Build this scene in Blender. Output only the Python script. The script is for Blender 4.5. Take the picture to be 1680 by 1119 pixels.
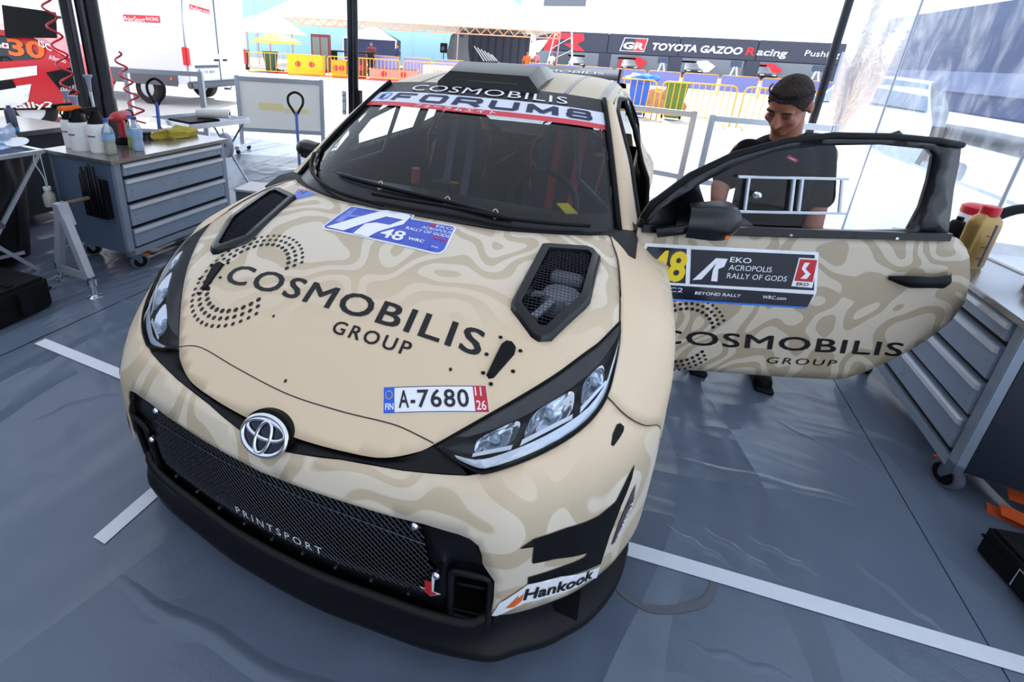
import bpy, bmesh, math, random
import numpy as np
from mathutils import Vector, Matrix
from mathutils.geometry import delaunay_2d_cdt
random.seed(7)
for _o in list(bpy.data.objects): bpy.data.objects.remove(_o)
SC = bpy.context.scene
COL = SC.collection
# ------------------------------------------------------------------ camera, world, sun, exposure
cd = bpy.data.cameras.new('camera'); cam = bpy.data.objects.new('camera', cd); COL.objects.link(cam)
cd.sensor_fit = 'HORIZONTAL'; cd.sensor_width = 36.0; cd.lens = 16.4015
cd.shift_x = 0.06501; cd.shift_y = -0.12729; cd.clip_start = .02; cd.clip_end = 500
_yaw, _pit, _rol = math.radians(-21.39744), math.radians(19.03714), math.radians(3.08363)
_f = Vector((math.sin(_yaw)*math.cos(_pit), math.cos(_yaw)*math.cos(_pit), -math.sin(_pit)))
_r = Vector((math.cos(_yaw), -math.sin(_yaw), 0)); _u = _r.cross(_f)
_rr = math.cos(_rol)*_r + math.sin(_rol)*_u; _uu = -math.sin(_rol)*_r + math.cos(_rol)*_u
_m = Matrix((_rr, _uu, -_f)).transposed().to_4x4(); _m.translation = (0.722526, -2.399906, 1.563902)
cam.matrix_world = _m
SC.camera = cam
wd = bpy.data.worlds.new('sky'); SC.world = wd; wd.use_nodes = True
_bg = wd.node_tree.nodes['Background']; _bg.inputs[0].default_value = (.80, .90, 1.0, 1); _bg.inputs[1].default_value = 1.5
sd = bpy.data.lights.new('sun', 'SUN'); sd.energy = 6; sd.angle = .009; sd.color = (1, .96, .9)
sun = bpy.data.objects.new('sun', sd); COL.objects.link(sun); sun.rotation_euler = (math.radians(-32), math.radians(-16), 0)
SC.view_settings.view_transform = 'Standard'; SC.view_settings.look = 'None'
SC.view_settings.gamma = 1; SC.view_settings.use_curve_mapping = False
SC.view_settings.exposure = 0.75
# ------------------------------------------------------------------ materials
def lin(c): return tuple((v/12.92 if v <= .04045 else ((v+.055)/1.055)**2.4) for v in c)
def hexc(h): return lin(tuple(int(h[i:i+2], 16)/255 for i in (0, 2, 4)))
MATS = {}
def mat(name, col='808080', rough=.5, metal=0, spec=.5, alpha=1, trans=0, ior=1.45, emit=None, es=1, coat=0, noise=None, bump=None):
    if name in MATS: return MATS[name]
    m = bpy.data.materials.new(name); m.use_nodes = True; MATS[name] = m
    nt = m.node_tree; b = nt.nodes['Principled BSDF']
    c = hexc(col) if isinstance(col, str) else col
    b.inputs['Base Color'].default_value = (*c, 1); b.inputs['Roughness'].default_value = rough
    b.inputs['Metallic'].default_value = metal; b.inputs['Specular IOR Level'].default_value = spec
    b.inputs['Alpha'].default_value = alpha; b.inputs['Transmission Weight'].default_value = trans
    b.inputs['IOR'].default_value = ior; b.inputs['Coat Weight'].default_value = coat
    if emit: b.inputs['Emission Color'].default_value = (*hexc(emit), 1); b.inputs['Emission Strength'].default_value = es
    tc = None
    if noise or bump:
        tc = nt.nodes.new('ShaderNodeTexCoord')
    if noise:   # (scale, amount): value mottling; fine grain and wear
        n = nt.nodes.new('ShaderNodeTexNoise'); n.inputs['Scale'].default_value = noise[0]; n.inputs['Detail'].default_value = 6
        nt.links.new(tc.outputs['Object'], n.inputs['Vector'])
        mx = nt.nodes.new('ShaderNodeMix'); mx.data_type = 'RGBA'
        mx.inputs[6].default_value = (*[v*(1-noise[1]) for v in c], 1); mx.inputs[7].default_value = (*[min(1, v*(1+noise[1])) for v in c], 1)
        nt.links.new(n.outputs['Fac'], mx.inputs[0]); nt.links.new(mx.outputs[2], b.inputs['Base Color'])
    if bump:
        n2 = nt.nodes.new('ShaderNodeTexNoise'); n2.inputs['Scale'].default_value = bump[0]; n2.inputs['Detail'].default_value = 4
        nt.links.new(tc.outputs['Object'], n2.inputs['Vector'])
        bp = nt.nodes.new('ShaderNodeBump'); bp.inputs['Strength'].default_value = bump[1]; bp.inputs['Distance'].default_value = .02
        nt.links.new(n2.outputs['Fac'], bp.inputs['Height']); nt.links.new(bp.outputs[0], b.inputs['Normal'])
    return m
def glass(name, tint=(.9, .95, 1), fres=1.5, rough=.02, dens=1.0, veil=0):
    if name in MATS: return MATS[name]
    m = bpy.data.materials.new(name); m.use_nodes = True; MATS[name] = m; nt = m.node_tree
    for n in list(nt.nodes): nt.nodes.remove(n)
    o = nt.nodes.new('ShaderNodeOutputMaterial'); t = nt.nodes.new('ShaderNodeBsdfTransparent'); g = nt.nodes.new('ShaderNodeBsdfGlossy')
    t.inputs[0].default_value = (*[v*dens for v in tint], 1); g.inputs['Roughness'].default_value = rough
    f = nt.nodes.new('ShaderNodeFresnel'); f.inputs[0].default_value = fres
    mx = nt.nodes.new('ShaderNodeMixShader'); nt.links.new(f.outputs[0], mx.inputs[0]); nt.links.new(t.outputs[0], mx.inputs[1]); nt.links.new(g.outputs[0], mx.inputs[2])
    last = mx
    if veil:
        d = nt.nodes.new('ShaderNodeBsdfTranslucent'); d.inputs[0].default_value = (.9, .93, 1, 1)
        d2 = nt.nodes.new('ShaderNodeBsdfDiffuse'); d2.inputs[0].default_value = (.85, .9, 1, 1)
        md = nt.nodes.new('ShaderNodeMixShader'); nt.links.new(d.outputs[0], md.inputs[1]); nt.links.new(d2.outputs[0], md.inputs[2])
        mv = nt.nodes.new('ShaderNodeMixShader'); mv.inputs[0].default_value = veil
        nt.links.new(mx.outputs[0], mv.inputs[1]); nt.links.new(md.outputs[0], mv.inputs[2]); last = mv
    nt.links.new(last.outputs[0], o.inputs[0]); return m
def cloth(name, col, tr=.35):
    if name in MATS: return MATS[name]
    m = bpy.data.materials.new(name); m.use_nodes = True; MATS[name] = m; nt = m.node_tree
    for n in list(nt.nodes): nt.nodes.remove(n)
    o = nt.nodes.new('ShaderNodeOutputMaterial'); d = nt.nodes.new('ShaderNodeBsdfDiffuse'); t = nt.nodes.new('ShaderNodeBsdfTranslucent'); mx = nt.nodes.new('ShaderNodeMixShader')
    d.inputs[0].default_value = (*hexc(col), 1); t.inputs[0].default_value = (*hexc(col), 1); mx.inputs[0].default_value = tr
    nt.links.new(d.outputs[0], mx.inputs[1]); nt.links.new(t.outputs[0], mx.inputs[2]); nt.links.new(mx.outputs[0], o.inputs[0]); return m
# ------------------------------------------------------------------ mesh helpers
def link(name, me, m=None, parent=None, smooth=False):
    o = bpy.data.objects.new(name, me); COL.objects.link(o)
    if m is not None and not me.materials: me.materials.append(m if not isinstance(m, str) else MATS[m])
    if smooth:
        me.shade_smooth() if smooth is True else me.set_sharp_from_angle(angle=math.radians(smooth))
        if smooth is not True: me.polygons.foreach_set('use_smooth', [True]*len(me.polygons))
    if parent is not None: o.parent = parent
    return o
def mesh(name, v, f, m=None, parent=None, smooth=False):
    me = bpy.data.meshes.new(name); me.from_pydata([tuple(map(float, p)) for p in v], [], [tuple(int(i) for i in q) for q in f]); me.update()
    return link(name, me, m, parent, smooth)
def tag(o, label, cat=None, group=None, kind=None):
    if label: o['label'] = label
    if cat: o['category'] = cat
    if group: o['group'] = group
    if kind: o['kind'] = kind
    return o
def thing(name, label, cat, loc=(0, 0, 0), rz=0, group=None, rot=None):
    o = bpy.data.objects.new(name, None); COL.objects.link(o); o.empty_display_size = .1
    o.location = loc; o.rotation_euler = rot if rot else (0, 0, math.radians(rz))
    return tag(o, label, cat, group)
def struct(o): o['kind'] = 'structure'; return o
def dup(root, loc=None, rz=None, label=None):
    r = root.copy(); COL.objects.link(r)
    if loc: r.location = loc
    if rz is not None: r.rotation_euler = (0, 0, math.radians(rz))
    if label: r['label'] = label
    def rec(a, b):
        for ch in list(a.children):
            c = ch.copy(); COL.objects.link(c); c.parent = b; rec(ch, c)
    rec(root, r); return r
class MB:
    def __init__(s): s.v = []; s.f = []
    def add(s, v, f):
        n = len(s.v); s.v += [tuple(map(float, p)) for p in v]; s.f += [tuple(i+n for i in q) for q in f]; return s
    def box(s, a, b, bev=0):
        x0, y0, z0 = a; x1, y1, z1 = b
        if bev:
            bm = bmesh.new(); bmesh.ops.create_cube(bm, size=1)
            for q in bm.verts: q.co = Vector(((x0+x1)/2+q.co.x*(x1-x0), (y0+y1)/2+q.co.y*(y1-y0), (z0+z1)/2+q.co.z*(z1-z0)))
            bmesh.ops.bevel(bm, geom=bm.edges[:], offset=bev, segments=2, affect='EDGES', clamp_overlap=True)
            bm.verts.index_update(); s.add([tuple(q.co) for q in bm.verts], [tuple(q.index for q in fc.verts) for fc in bm.faces]); bm.free(); return s
        v = [(x0, y0, z0), (x1, y0, z0), (x1, y1, z0), (x0, y1, z0), (x0, y0, z1), (x1, y0, z1), (x1, y1, z1), (x0, y1, z1)]
        return s.add(v, [(3, 2, 1, 0), (4, 5, 6, 7), (0, 1, 5, 4), (1, 2, 6, 5), (2, 3, 7, 6), (3, 0, 4, 7)])
    def bar(s, a, b, w, h=None, up=(0, 0, 1)):      # rectangular bar from a to b
        a, b = Vector(a), Vector(b); d = (b-a).normalized(); h = h or w
        u = Vector(up); sd_ = d.cross(u)
        if sd_.length < 1e-4: sd_ = d.cross(Vector((1, 0, 0)))
        sd_.normalize(); u = sd_.cross(d); v = []
        for p in (a, b):
            for i, j in ((-1, -1), (1, -1), (1, 1), (-1, 1)): v.append(p+sd_*(i*w/2)+u*(j*h/2))
        return s.add(v, [(3, 2, 1, 0), (4, 5, 6, 7), (0, 1, 5, 4), (1, 2, 6, 5), (2, 3, 7, 6), (3, 0, 4, 7)])
    def tube(s, pts, r, n=8, closed=False, cap=True):
        P = [Vector(p) for p in pts]; R = r if isinstance(r, (list, tuple)) else [r]*len(P); v = []; f = []; m = len(P)
        ref = None
        for i in range(m):
            if closed: d = P[(i+1) % m]-P[i-1]
            else: d = P[min(i+1, m-1)]-P[max(i-1, 0)]
            d.normalize()
            if ref is None: ref = d.cross(Vector((0, 0, 1))) if abs(d.z) < .9 else d.cross(Vector((1, 0, 0)))
            ref = (ref-d*ref.dot(d)).normalized(); w = d.cross(ref)
            for k in range(n):
                a = 2*math.pi*k/n; v.append(P[i]+(ref*math.cos(a)+w*math.sin(a))*R[i])
        for i in range(m if closed else m-1):
            for k in range(n):
                j = (i+1) % m; f.append((i*n+k, i*n+(k+1) % n, j*n+(k+1) % n, j*n+k))
        if cap and not closed: f.append(tuple(range(n-1, -1, -1))); f.append(tuple((m-1)*n+k for k in range(n)))
        return s.add(v, f)
    def lathe(s, prof, c=(0, 0, 0), n=20, axis='z', cap=True):
        v = []; f = []
        for r, z in prof:
            for k in range(n):
                a = 2*math.pi*k/n; p = (r*math.cos(a), r*math.sin(a), z)
                if axis == 'x': p = (p[2], p[0], p[1])
                if axis == 'y': p = (p[0], p[2], p[1])
                v.append((p[0]+c[0], p[1]+c[1], p[2]+c[2]))
        m = len(prof)
        for i in range(m-1):
            for k in range(n): f.append((i*n+k, i*n+(k+1) % n, (i+1)*n+(k+1) % n, (i+1)*n+k))
        if cap: f.append(tuple(range(n-1, -1, -1))); f.append(tuple((m-1)*n+k for k in range(n)))
        return s.add(v, f)
    def prism(s, poly, a, b, plane='xy'):
        n = len(poly); mk = {'xy': lambda p, h: (p[0], p[1], h), 'xz': lambda p, h: (p[0], h, p[1]), 'yz': lambda p, h: (h, p[0], p[1])}[plane]
        v = [mk(p, a) for p in poly]+[mk(p, b) for p in poly]
        return s.add(v, [tuple(range(n-1, -1, -1)), tuple(range(n, 2*n))]+[(i, (i+1) % n, n+(i+1) % n, n+i) for i in range(n)])
    def grid(s, rows):
        m = len(rows); n = len(rows[0]); v = [p for r in rows for p in r]
        return s.add(v, [(i*n+j, i*n+j+1, (i+1)*n+j+1, (i+1)*n+j) for i in range(m-1) for j in range(n-1)])
    def xf(s, M_):
        s.v = [tuple(M_ @ Vector(p)) for p in s.v]; return s
    def build(s, name, m=None, parent=None, smooth=False, label=None):
        o = mesh(name, s.v, s.f, m, parent, smooth)
        bm = bmesh.new(); bm.from_mesh(o.data); bmesh.ops.recalc_face_normals(bm, faces=bm.faces); bm.to_mesh(o.data); bm.free()
        if label: o['label'] = label
        return o
def cr(pts, n):          # Catmull-Rom resample of a polyline to n points
    P = np.array(pts, float); m = len(P)
    E = np.vstack([2*P[0]-P[1], P, 2*P[-1]-P[-2]]); out = []
    for t in np.linspace(0, m-1-1e-9, n):
        i = int(t); u = t-i; a, b, c, d = E[i], E[i+1], E[i+2], E[i+3]
        out.append(.5*((2*b)+(-a+c)*u+(2*a-5*b+4*c-d)*u*u+(-a+3*b-3*c+d)*u**3))
    return np.array(out)
def loft(ctrl, nu, nv):  # control rows -> smooth grid
    R_ = np.array([cr(r, nv) for r in ctrl]); C_ = np.array([cr(R_[:, j], nu) for j in range(nv)])
    return C_.transpose(1, 0, 2)
def inpoly(p, poly):
    x, y = p; r = False; n = len(poly); j = n-1
    for i in range(n):
        xi, yi = poly[i][0], poly[i][1]; xj, yj = poly[j][0], poly[j][1]
        if (yi > y) != (yj > y) and x < (xj-xi)*(y-yi)/(yj-yi+1e-15)+xi: r = not r
        j = i
    return r
def seg(poly, step):
    out = []
    for i in range(len(poly)):
        a = np.array(poly[i][:2], float); b = np.array(poly[(i+1) % len(poly)][:2], float); k = max(1, int(math.ceil(np.linalg.norm(b-a)/step)))
        for q in range(k): out.append(tuple(a+(b-a)*q/k))
    return out
def cdt(outer, holes=(), step=.03):
    V = []; E = []
    for pl in [outer]+list(holes):
        q = seg(pl, step); n0 = len(V); V += q; E += [(n0+i, n0+(i+1) % len(q)) for i in range(len(q))]
    xs = [p[0] for p in outer]; ys = [p[1] for p in outer]
    nx = int((max(xs)-min(xs))/step); ny = int((max(ys)-min(ys))/step)
    B = np.array(V)
    for i in range(1, nx+1):
        for j in range(1, ny+1):
            p = (min(xs)+i*step+(.5*step if j % 2 else 0), min(ys)+j*step)
            if inpoly(p, outer) and not any(inpoly(p, h) for h in holes) and np.min(np.abs(B-p).sum(1)) > step*.6: V.append(p)
    r = delaunay_2d_cdt([Vector(p) for p in V], E, [], 0, 1e-6)
    vs = [tuple(p) for p in r[0]]; fs = []
    for t in r[2]:
        c = (sum(vs[i][0] for i in t)/len(t), sum(vs[i][1] for i in t)/len(t))
        if inpoly(c, outer) and not any(inpoly(c, h) for h in holes): fs.append(tuple(t))
    used = sorted({i for t in fs for i in t}); mp = {o_: n_ for n_, o_ in enumerate(used)}
    return [vs[i] for i in used], [tuple(mp[i] for i in t) for t in fs]
def panel(name, outer, fn, m, parent, holes=(), step=.03, thick=0, smooth=True, flip=False):
    v, f = cdt(outer, holes, step)
    if flip: f = [t[::-1] for t in f]
    o = mesh(name, [fn(*p) for p in v], f, m, parent, smooth)
    if thick:
        md = o.modifiers.new('solid', 'SOLIDIFY'); md.thickness = thick; md.offset = -1
    return o
# ------------------------------------------------------------------ lettering
_TX = {}
def text_raw(s, off=0.0, sp=1.0):
    k = (s, off, sp)
    if k in _TX: return _TX[k]
    cu = bpy.data.curves.new('t', 'FONT'); cu.body = s; cu.offset = off; cu.space_character = sp; cu.resolution_u = 3; cu.fill_mode = 'FRONT'
    o = bpy.data.objects.new('t', cu); COL.objects.link(o)
    dg = bpy.context.evaluated_depsgraph_get(); ev = o.evaluated_get(dg); me = ev.to_mesh()
    v = [(p.co.x, p.co.y) for p in me.vertices]; f = [tuple(p.vertices) for p in me.polygons]; ev.to_mesh_clear()
    bpy.data.objects.remove(o); bpy.data.curves.remove(cu)
    _TX[k] = (v, f); return v, f
def cap_h():
    v, _ = text_raw('H'); return max(p[1] for p in v)
def text_to(s, P0, P1, cap, off=0.0, sp=1.0, maxe=.04, bold=0):   # 2D layout: baseline P0->P1, cap height vector
    v, f = text_raw(s, off, sp); x0 = min(p[0] for p in v); x1 = max(p[0] for p in v); ch = cap_h()
    P0 = np.array(P0, float); P1 = np.array(P1, float); cp = np.array(cap, float)
    V = [P0+(p[0]-x0)/(x1-x0)*(P1-P0)+p[1]/ch*cp for p in v]
    if bold:   # heavier strokes: overlapping copies nudged along baseline and cap
        e1 = (P1-P0)/np.linalg.norm(P1-P0)*bold; e2 = cp/np.linalg.norm(cp)*bold*.6; n = len(V); V0 = list(V); f0 = list(f); f = list(f)
        for k, d in enumerate((e1, e2, e1+e2, e1*.5+e2*.5)): V = V+[q+d for q in V0]; f += [tuple(i+(k+1)*n for i in t) for t in f0]
    bm = bmesh.new(); bv = [bm.verts.new((*q, 0)) for q in V]
    for t in f:
        try: bm.faces.new([bv[i] for i in t])
        except ValueError: pass
    bmesh.ops.triangulate(bm, faces=bm.faces)
    for _ in range(3):
        le = [e for e in bm.edges if e.calc_length() > maxe]
        if not le: break
        bmesh.ops.subdivide_edges(bm, edges=le, cuts=1); bmesh.ops.triangulate(bm, faces=bm.faces)
    bm.verts.index_update(); out = [tuple(q.co)[:2] for q in bm.verts], [tuple(q.index for q in t.verts) for t in bm.faces]; bm.free(); return out
def lettering(name, items, fn, m, parent, label=None, kw={}):
    for it in items:
        v, f = text_to(*it[:4], **(it[4] if len(it) > 4 else {})); o = mesh(name, [fn(*p) for p in v], f, m, parent)
        if label: o['label'] = label
    return o
GLY = {'F': [[(0, 0), (0, 1), (1, 1)], [(0, .5), (.8, .5)]], 'O': [[(.1, 0), (0, .15), (0, .85), (.1, 1), (.9, 1), (1, .85), (1, .15), (.9, 0), (.1, 0)]], 'R': [[(0, 0), (0, 1), (.9, 1), (1, .85), (1, .6), (.9, .45), (0, .45)], [(.6, .45), (1, 0)]], 'U': [[(0, 1), (0, .15), (.1, 0), (.9, 0), (1, .15), (1, 1)]], 'M': [[(0, 0), (0, 1), (.5, .1), (1, 1), (1, 0)]], '8': [[(.1, 0), (0, .12), (0, .38), (.1, .5), (.9, .5), (1, .38), (1, .12), (.9, 0), (.1, 0)], [(.12, .5), (.05, .62), (.05, .88), (.12, 1), (.88, 1), (.95, .88), (.95, .62), (.88, .5)]]}
def block_letters(name, s, x0, x1, z0, cap, th, tv, fn, m, parent, gap=.26):   # squared stroke lettering, th / tv stroke widths across and up
    n = len(s); w = (x1-x0)/(n+gap*(n-1)); ob = None
    for i, ch in enumerate(s):
        mb = MB(); ox = x0+i*w*(1+gap); k = 0
        for line in GLY[ch]:
            P = [np.array((ox+th/2+p[0]*(w-th), z0+tv/2+p[1]*(cap-tv))) for p in line]
            for a, b in zip(P[:-1], P[1:]):
                d = (b-a)/np.array([th, tv]); d = d/(np.linalg.norm(d)+1e-9); e = np.array([-d[1], d[0]])*np.array([th, tv])/2; f = d*np.array([th, tv])*.28; k += 1; q = max(2, int(abs(b-a)[0]/.05)+1)
                rows = [[fn(*(a-f+(b-a+2*f)*j/q+e), k*.00006) for j in range(q+1)], [fn(*(a-f+(b-a+2*f)*j/q-e), k*.00006) for j in range(q+1)]]; mb.grid(rows)
        ob = mb.build(name, m, parent)
    return ob
def circle(c, r, n=12, ry=None): return [(c[0]+r*math.cos(2*math.pi*k/n), c[1]+(ry or r)*math.sin(2*math.pi*k/n)) for k in range(n)]
def rrect(x0, y0, x1, y1, r, n=4):
    out = []
    for cx, cy, a0 in ((x1-r, y1-r, 0), (x0+r, y1-r, 90), (x0+r, y0+r, 180), (x1-r, y0+r, 270)):
        for k in range(n+1):
            a = math.radians(a0+90*k/n); out.append((cx+r*math.cos(a), cy+r*math.sin(a)))
    return out
# common materials
BLK = mat('black_plastic', '0b0c10', .42, spec=.3, noise=(40, .25)); MBK = mat('matte_black', '08090c', .6, spec=.25); CARB = mat('carbon', '0d0e12', .35, spec=.4, coat=.25)
RUB = mat('rubber', '17181a', .8); CHR = mat('chrome', 'e8ebf2', .12, 1); ALU = mat('aluminium', 'd2d6dd', .32, .7); STEEL = mat('steel', '9aa0ab', .3, 1)
WHT = mat('white', 'eef0f4', .45); RED = mat('red', 'c8202b', .4); INK = mat('ink_black', '0d0d10', .5); YEL = mat('yellow', 'f2d21c', .5); BLU = mat('blue', '2f52c8', .45)
ORG = mat('orange', 'ee6a1c', .5); WINK = mat('white_print', 'f2f3f7', .5); NAVY = mat('navy_print', '23264a', .5); DBLU = mat('dark_blue', '2b3fa0', .45)
# ================================================================== SETTING
def bumpnodes(m, scale, strength, dist=.01, stretch=(1, 1, 1), rot=0, ridge=True, rough=None):
    nt = m.node_tree; N = nt.nodes.new; L = nt.links.new; b = nt.nodes.get('Principled BSDF')
    tc = N('ShaderNodeTexCoord'); mp = N('ShaderNodeMapping'); mp.inputs['Scale'].default_value = stretch; mp.inputs['Rotation'].default_value = (0, 0, math.radians(rot)); L(tc.outputs['Object'], mp.inputs[0])
    n = N('ShaderNodeTexNoise'); n.inputs['Scale'].default_value = scale; n.inputs['Detail'].default_value = 3; n.inputs['Distortion'].default_value = .4; L(mp.outputs[0], n.inputs['Vector']); h = n.outputs['Fac']
    if ridge:
        a = N('ShaderNodeMath'); a.operation = 'SUBTRACT'; a.inputs[1].default_value = .5; L(h, a.inputs[0]); c = N('ShaderNodeMath'); c.operation = 'ABSOLUTE'; L(a.outputs[0], c.inputs[0])
        e = N('ShaderNodeMapRange'); e.inputs['From Max'].default_value = .07; e.inputs['To Min'].default_value = 1; e.inputs['To Max'].default_value = 0; L(c.outputs[0], e.inputs['Value']); h = e.outputs[0]
    bp = N('ShaderNodeBump'); bp.inputs['Strength'].default_value = strength; bp.inputs['Distance'].default_value = dist; L(h, bp.inputs['Height'])
    return bp, mp
pave = struct(MB().box((-70, -30, -.08), (90, 120, -.012)).build('pavement', mat('asphalt', 'b9b6b2', .85, noise=(1.5, .12))))
vin = mat('vinyl_floor', '5c6778', .25, noise=(5, .10))
_bp, _ = bumpnodes(vin, .8, .6, .02, (1.5, .5, 1), 28); _b2, _ = bumpnodes(vin, 1.1, .35, .012, (.6, 1.5, 1), -15); _b3, _ = bumpnodes(vin, 90, .12, .004, ridge=False)
vin.node_tree.links.new(_bp.outputs[0], _b2.inputs['Normal']); vin.node_tree.links.new(_b2.outputs[0], _b3.inputs['Normal']); vin.node_tree.links.new(_b3.outputs[0], vin.node_tree.nodes['Principled BSDF'].inputs['Normal'])
floor = struct(MB().box((-7, -7, -.012), (2.78, 3.6, -.004)).build('floor', vin))
def warp(x, y): return .0015+.0015*math.sin(3.1*x+1.3*y)*math.sin(2.2*y-x)
for x0, x1 in ((-6.9, -4.45), (-4.44, -2.02), (-2.01, 1.93), (1.935, 2.75)):
    xs = np.linspace(x0, x1, max(4, int((x1-x0)/.15))); ys = np.linspace(-6.9, 3.5, 60)
    sk = lambda x, y: x+(.075*(y+.3)*-1 if x > -2.2 and x0 > -2.1 and False else 0)
    MB().grid([[(x, y, warp(x, y)) for x in xs] for y in ys]).build('floor_sheet', vin, floor, True)
def tape(name, P, par=floor):
    MB().grid([[(*P[0], .006), (*P[1], .006)], [(*P[3], .006), (*P[2], .006)]]).build(name, mat('tape_white', 'd5d9e2', .5, noise=(30, .06)), par)
def tapeline(a, b, w):
    a, b = np.array(a), np.array(b); d = (b-a)/np.linalg.norm(b-a); n = np.array([-d[1], d[0]])*w/2; k = max(2, int(np.linalg.norm(b-a)/.12))
    mb = MB().grid([[(*(a+(b-a)*i/k-n), warp(*(a+(b-a)*i/k))+.0035) for i in range(k+1)], [(*(a+(b-a)*i/k+n), warp(*(a+(b-a)*i/k))+.0035) for i in range(k+1)]])
    o = mb.build('floor_tape', mat('tape_white', 'd5d9e2', .5, noise=(30, .06)), floor); o['label'] = 'white floor marking tape'
tapeline((-1.98, -1.245), (-1.2, -1.235), .052); tapeline((.75, -1.125), (2.3, -.945), .052); tapeline((-.655, -1.80), (-.655, -1.45), .055)
st = cr([(.90, -1.24), (.93, -1.262), (.999, -1.272), (1.06, -1.25), (1.103, -1.226), (1.16, -1.185), (1.19, -1.14), (1.202, -1.10)], 24)
MB().grid([[(*(p*(1-.008)), .0052) for p in st], [(*(p*(1+.006)), .0052) for p in st]]).build('tyre_mark', mat('mark', '5a5d66', .7), floor)
# folds standing up in the vinyl
for pts, hw, hh in (([(1.053, -.958), (1.276, -1.019)], .022, .006), ([(1.158, -.905), (1.428, -1.001)], .024, .006), ([(1.309, -.88), (1.546, -.928)], .02, .005), ([(1.592, -.756), (1.751, -.908), (1.853, -.975)], .022, .007), ([(1.07, -.62), (1.499, -.565), (1.819, -.545)], .03, .007), ([(-2.087, -1.198), (-2.124, -1.031), (-2.121, -.88)], .018, .005), ([(-2.13, -.80), (-2.11, -.672), (-2.01, -.537)], .018, .005), ([(-2.08, -.776), (-1.762, -.777)], .016, .005), ([(-.56, -1.86), (-.219, -1.85), (.169, -1.83), (.46, -1.76)], .035, .008), ([(-1.404, -1.616), (-1.353, -1.435), (-1.228, -1.31)], .02, .005), ([(1.09, -1.32), (1.40, -1.285)], .02, .004), ([(1.55, -.16), (1.90, -.33)], .022, .006), ([(-1.75, -.2), (-1.45, .6), (-1.5, 1.4)], .03, .008)):
    c_ = cr(pts, 22) if len(pts) > 2 else np.array(pts[0])+np.linspace(0, 1, 22)[:, None]*(np.array(pts[1])-np.array(pts[0])); rows_ = []
    for i, p in enumerate(c_):
        d = c_[min(i+1, 21)]-c_[max(i-1, 0)]; n = np.array([-d[1], d[0]])/np.linalg.norm(d); e = math.sin(math.pi*min(1, max(0, i/21)))**.7; p = p+n*.006*math.sin(i*.9)
        rows_.append([(*(p+n*hw*u*(.5+.5*e)), warp(*p)-.001+hh*e*(.5+.5*math.cos(math.pi*u))) for u in np.linspace(-1, 1, 11)])
    MB().grid(rows_).build('floor_fold', vin, floor, True)
# tent canopy and right wall
cv = cloth('canopy_white', 'c9d0dc', .22)
xs = np.linspace(-7.0, 2.85, 12); ys = np.linspace(-7, 4.6, 12)
ceiling = struct(MB().grid([[(x, y, 3.05+.9*(1-abs((x+2.1)/4.95))) for x in xs] for y in ys]).build('ceiling', cv, None, True))
struct(MB().grid([[(x, -6.9, z) for x in np.linspace(-7, 2.78, 6)] for z in (0, 1.5, 3.05)]).build('blocker_wall_back', cloth('blocker_grey', '6d7480', .05))); struct(MB().grid([[(-6.95, y, z) for y in np.linspace(-6.9, -1.6, 6)] for z in (0, 1.5, 3.05)]).build('blocker_wall_left', MATS['blocker_grey']))  # unseen walls added to cut light from behind the camera and darken the near floor
wc = cloth('wall_white', 'eef1f8', .5)
wy = np.linspace(4.45, -5, 90)
def wv(y, z): return 2.75+.018*math.sin(5.3*y+1.1*z)*max(0, 1.3-z)+.01*math.sin(13*y-2*z)*max(0, 1.1-z)
wall = struct(MB().grid([[(wv(y, z), y, z) for y in wy] for z in (0, .2, .4, .6, .8, .92)]).build('wall_right', wc, None, True))
MB().grid([[(2.75, y, z) for y in wy] for z in (2.34, 2.6, 3.05)]).build('wall_header', wc, wall, True)
vy = glass('clear_vinyl', (.62, .70, .84), 1.06, .3, veil=.1)
def addbump(m, sets):
    nt = m.node_tree; last = None
    for a in sets:
        bp, _ = bumpnodes(m, *a)
        if last: nt.links.new(last.outputs[0], bp.inputs['Normal'])
        last = bp
    for n in nt.nodes:
        if n.type in ('BSDF_GLOSSY', 'BSDF_TRANSLUCENT', 'BSDF_DIFFUSE'): nt.links.new(last.outputs[0], n.inputs['Normal'])
addbump(vy, [(1.6, .3, .03, (1, 2.2, .8), 20, False), (9, .35, .015, (1, 1, 1.6), 0, False)])
_nt = vy.node_tree; _tc = _nt.nodes.new('ShaderNodeTexCoord'); _mp = _nt.nodes.new('ShaderNodeMapping'); _mp.inputs['Scale'].default_value = (1, 1.6, .7); _mp.inputs['Rotation'].default_value = (.6, 0, 0); _nz = _nt.nodes.new('ShaderNodeTexNoise'); _nz.inputs['Scale'].default_value = 3.2; _nz.inputs['Detail'].default_value = 7; _nz.inputs['Distortion'].default_value = 1.4; _mr = _nt.nodes.new('ShaderNodeMapRange'); _mr.inputs['From Min'].default_value = .42; _mr.inputs['From Max'].default_value = .72; _mr.inputs['To Min'].default_value = .015; _mr.inputs['To Max'].default_value = .34
_nt.links.new(_tc.outputs['Object'], _mp.inputs[0]); _nt.links.new(_mp.outputs[0], _nz.inputs['Vector']); _nt.links.new(_nz.outputs['Fac'], _mr.inputs['Value'])
for _n in _nt.nodes:      # cloudy scuffs in the film
    if _n.type == 'MIX_SHADER' and abs(_n.inputs[0].default_value-.1) < 1e-4 and not _n.inputs[0].is_linked: _nt.links.new(_mr.outputs[0], _n.inputs[0])
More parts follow.
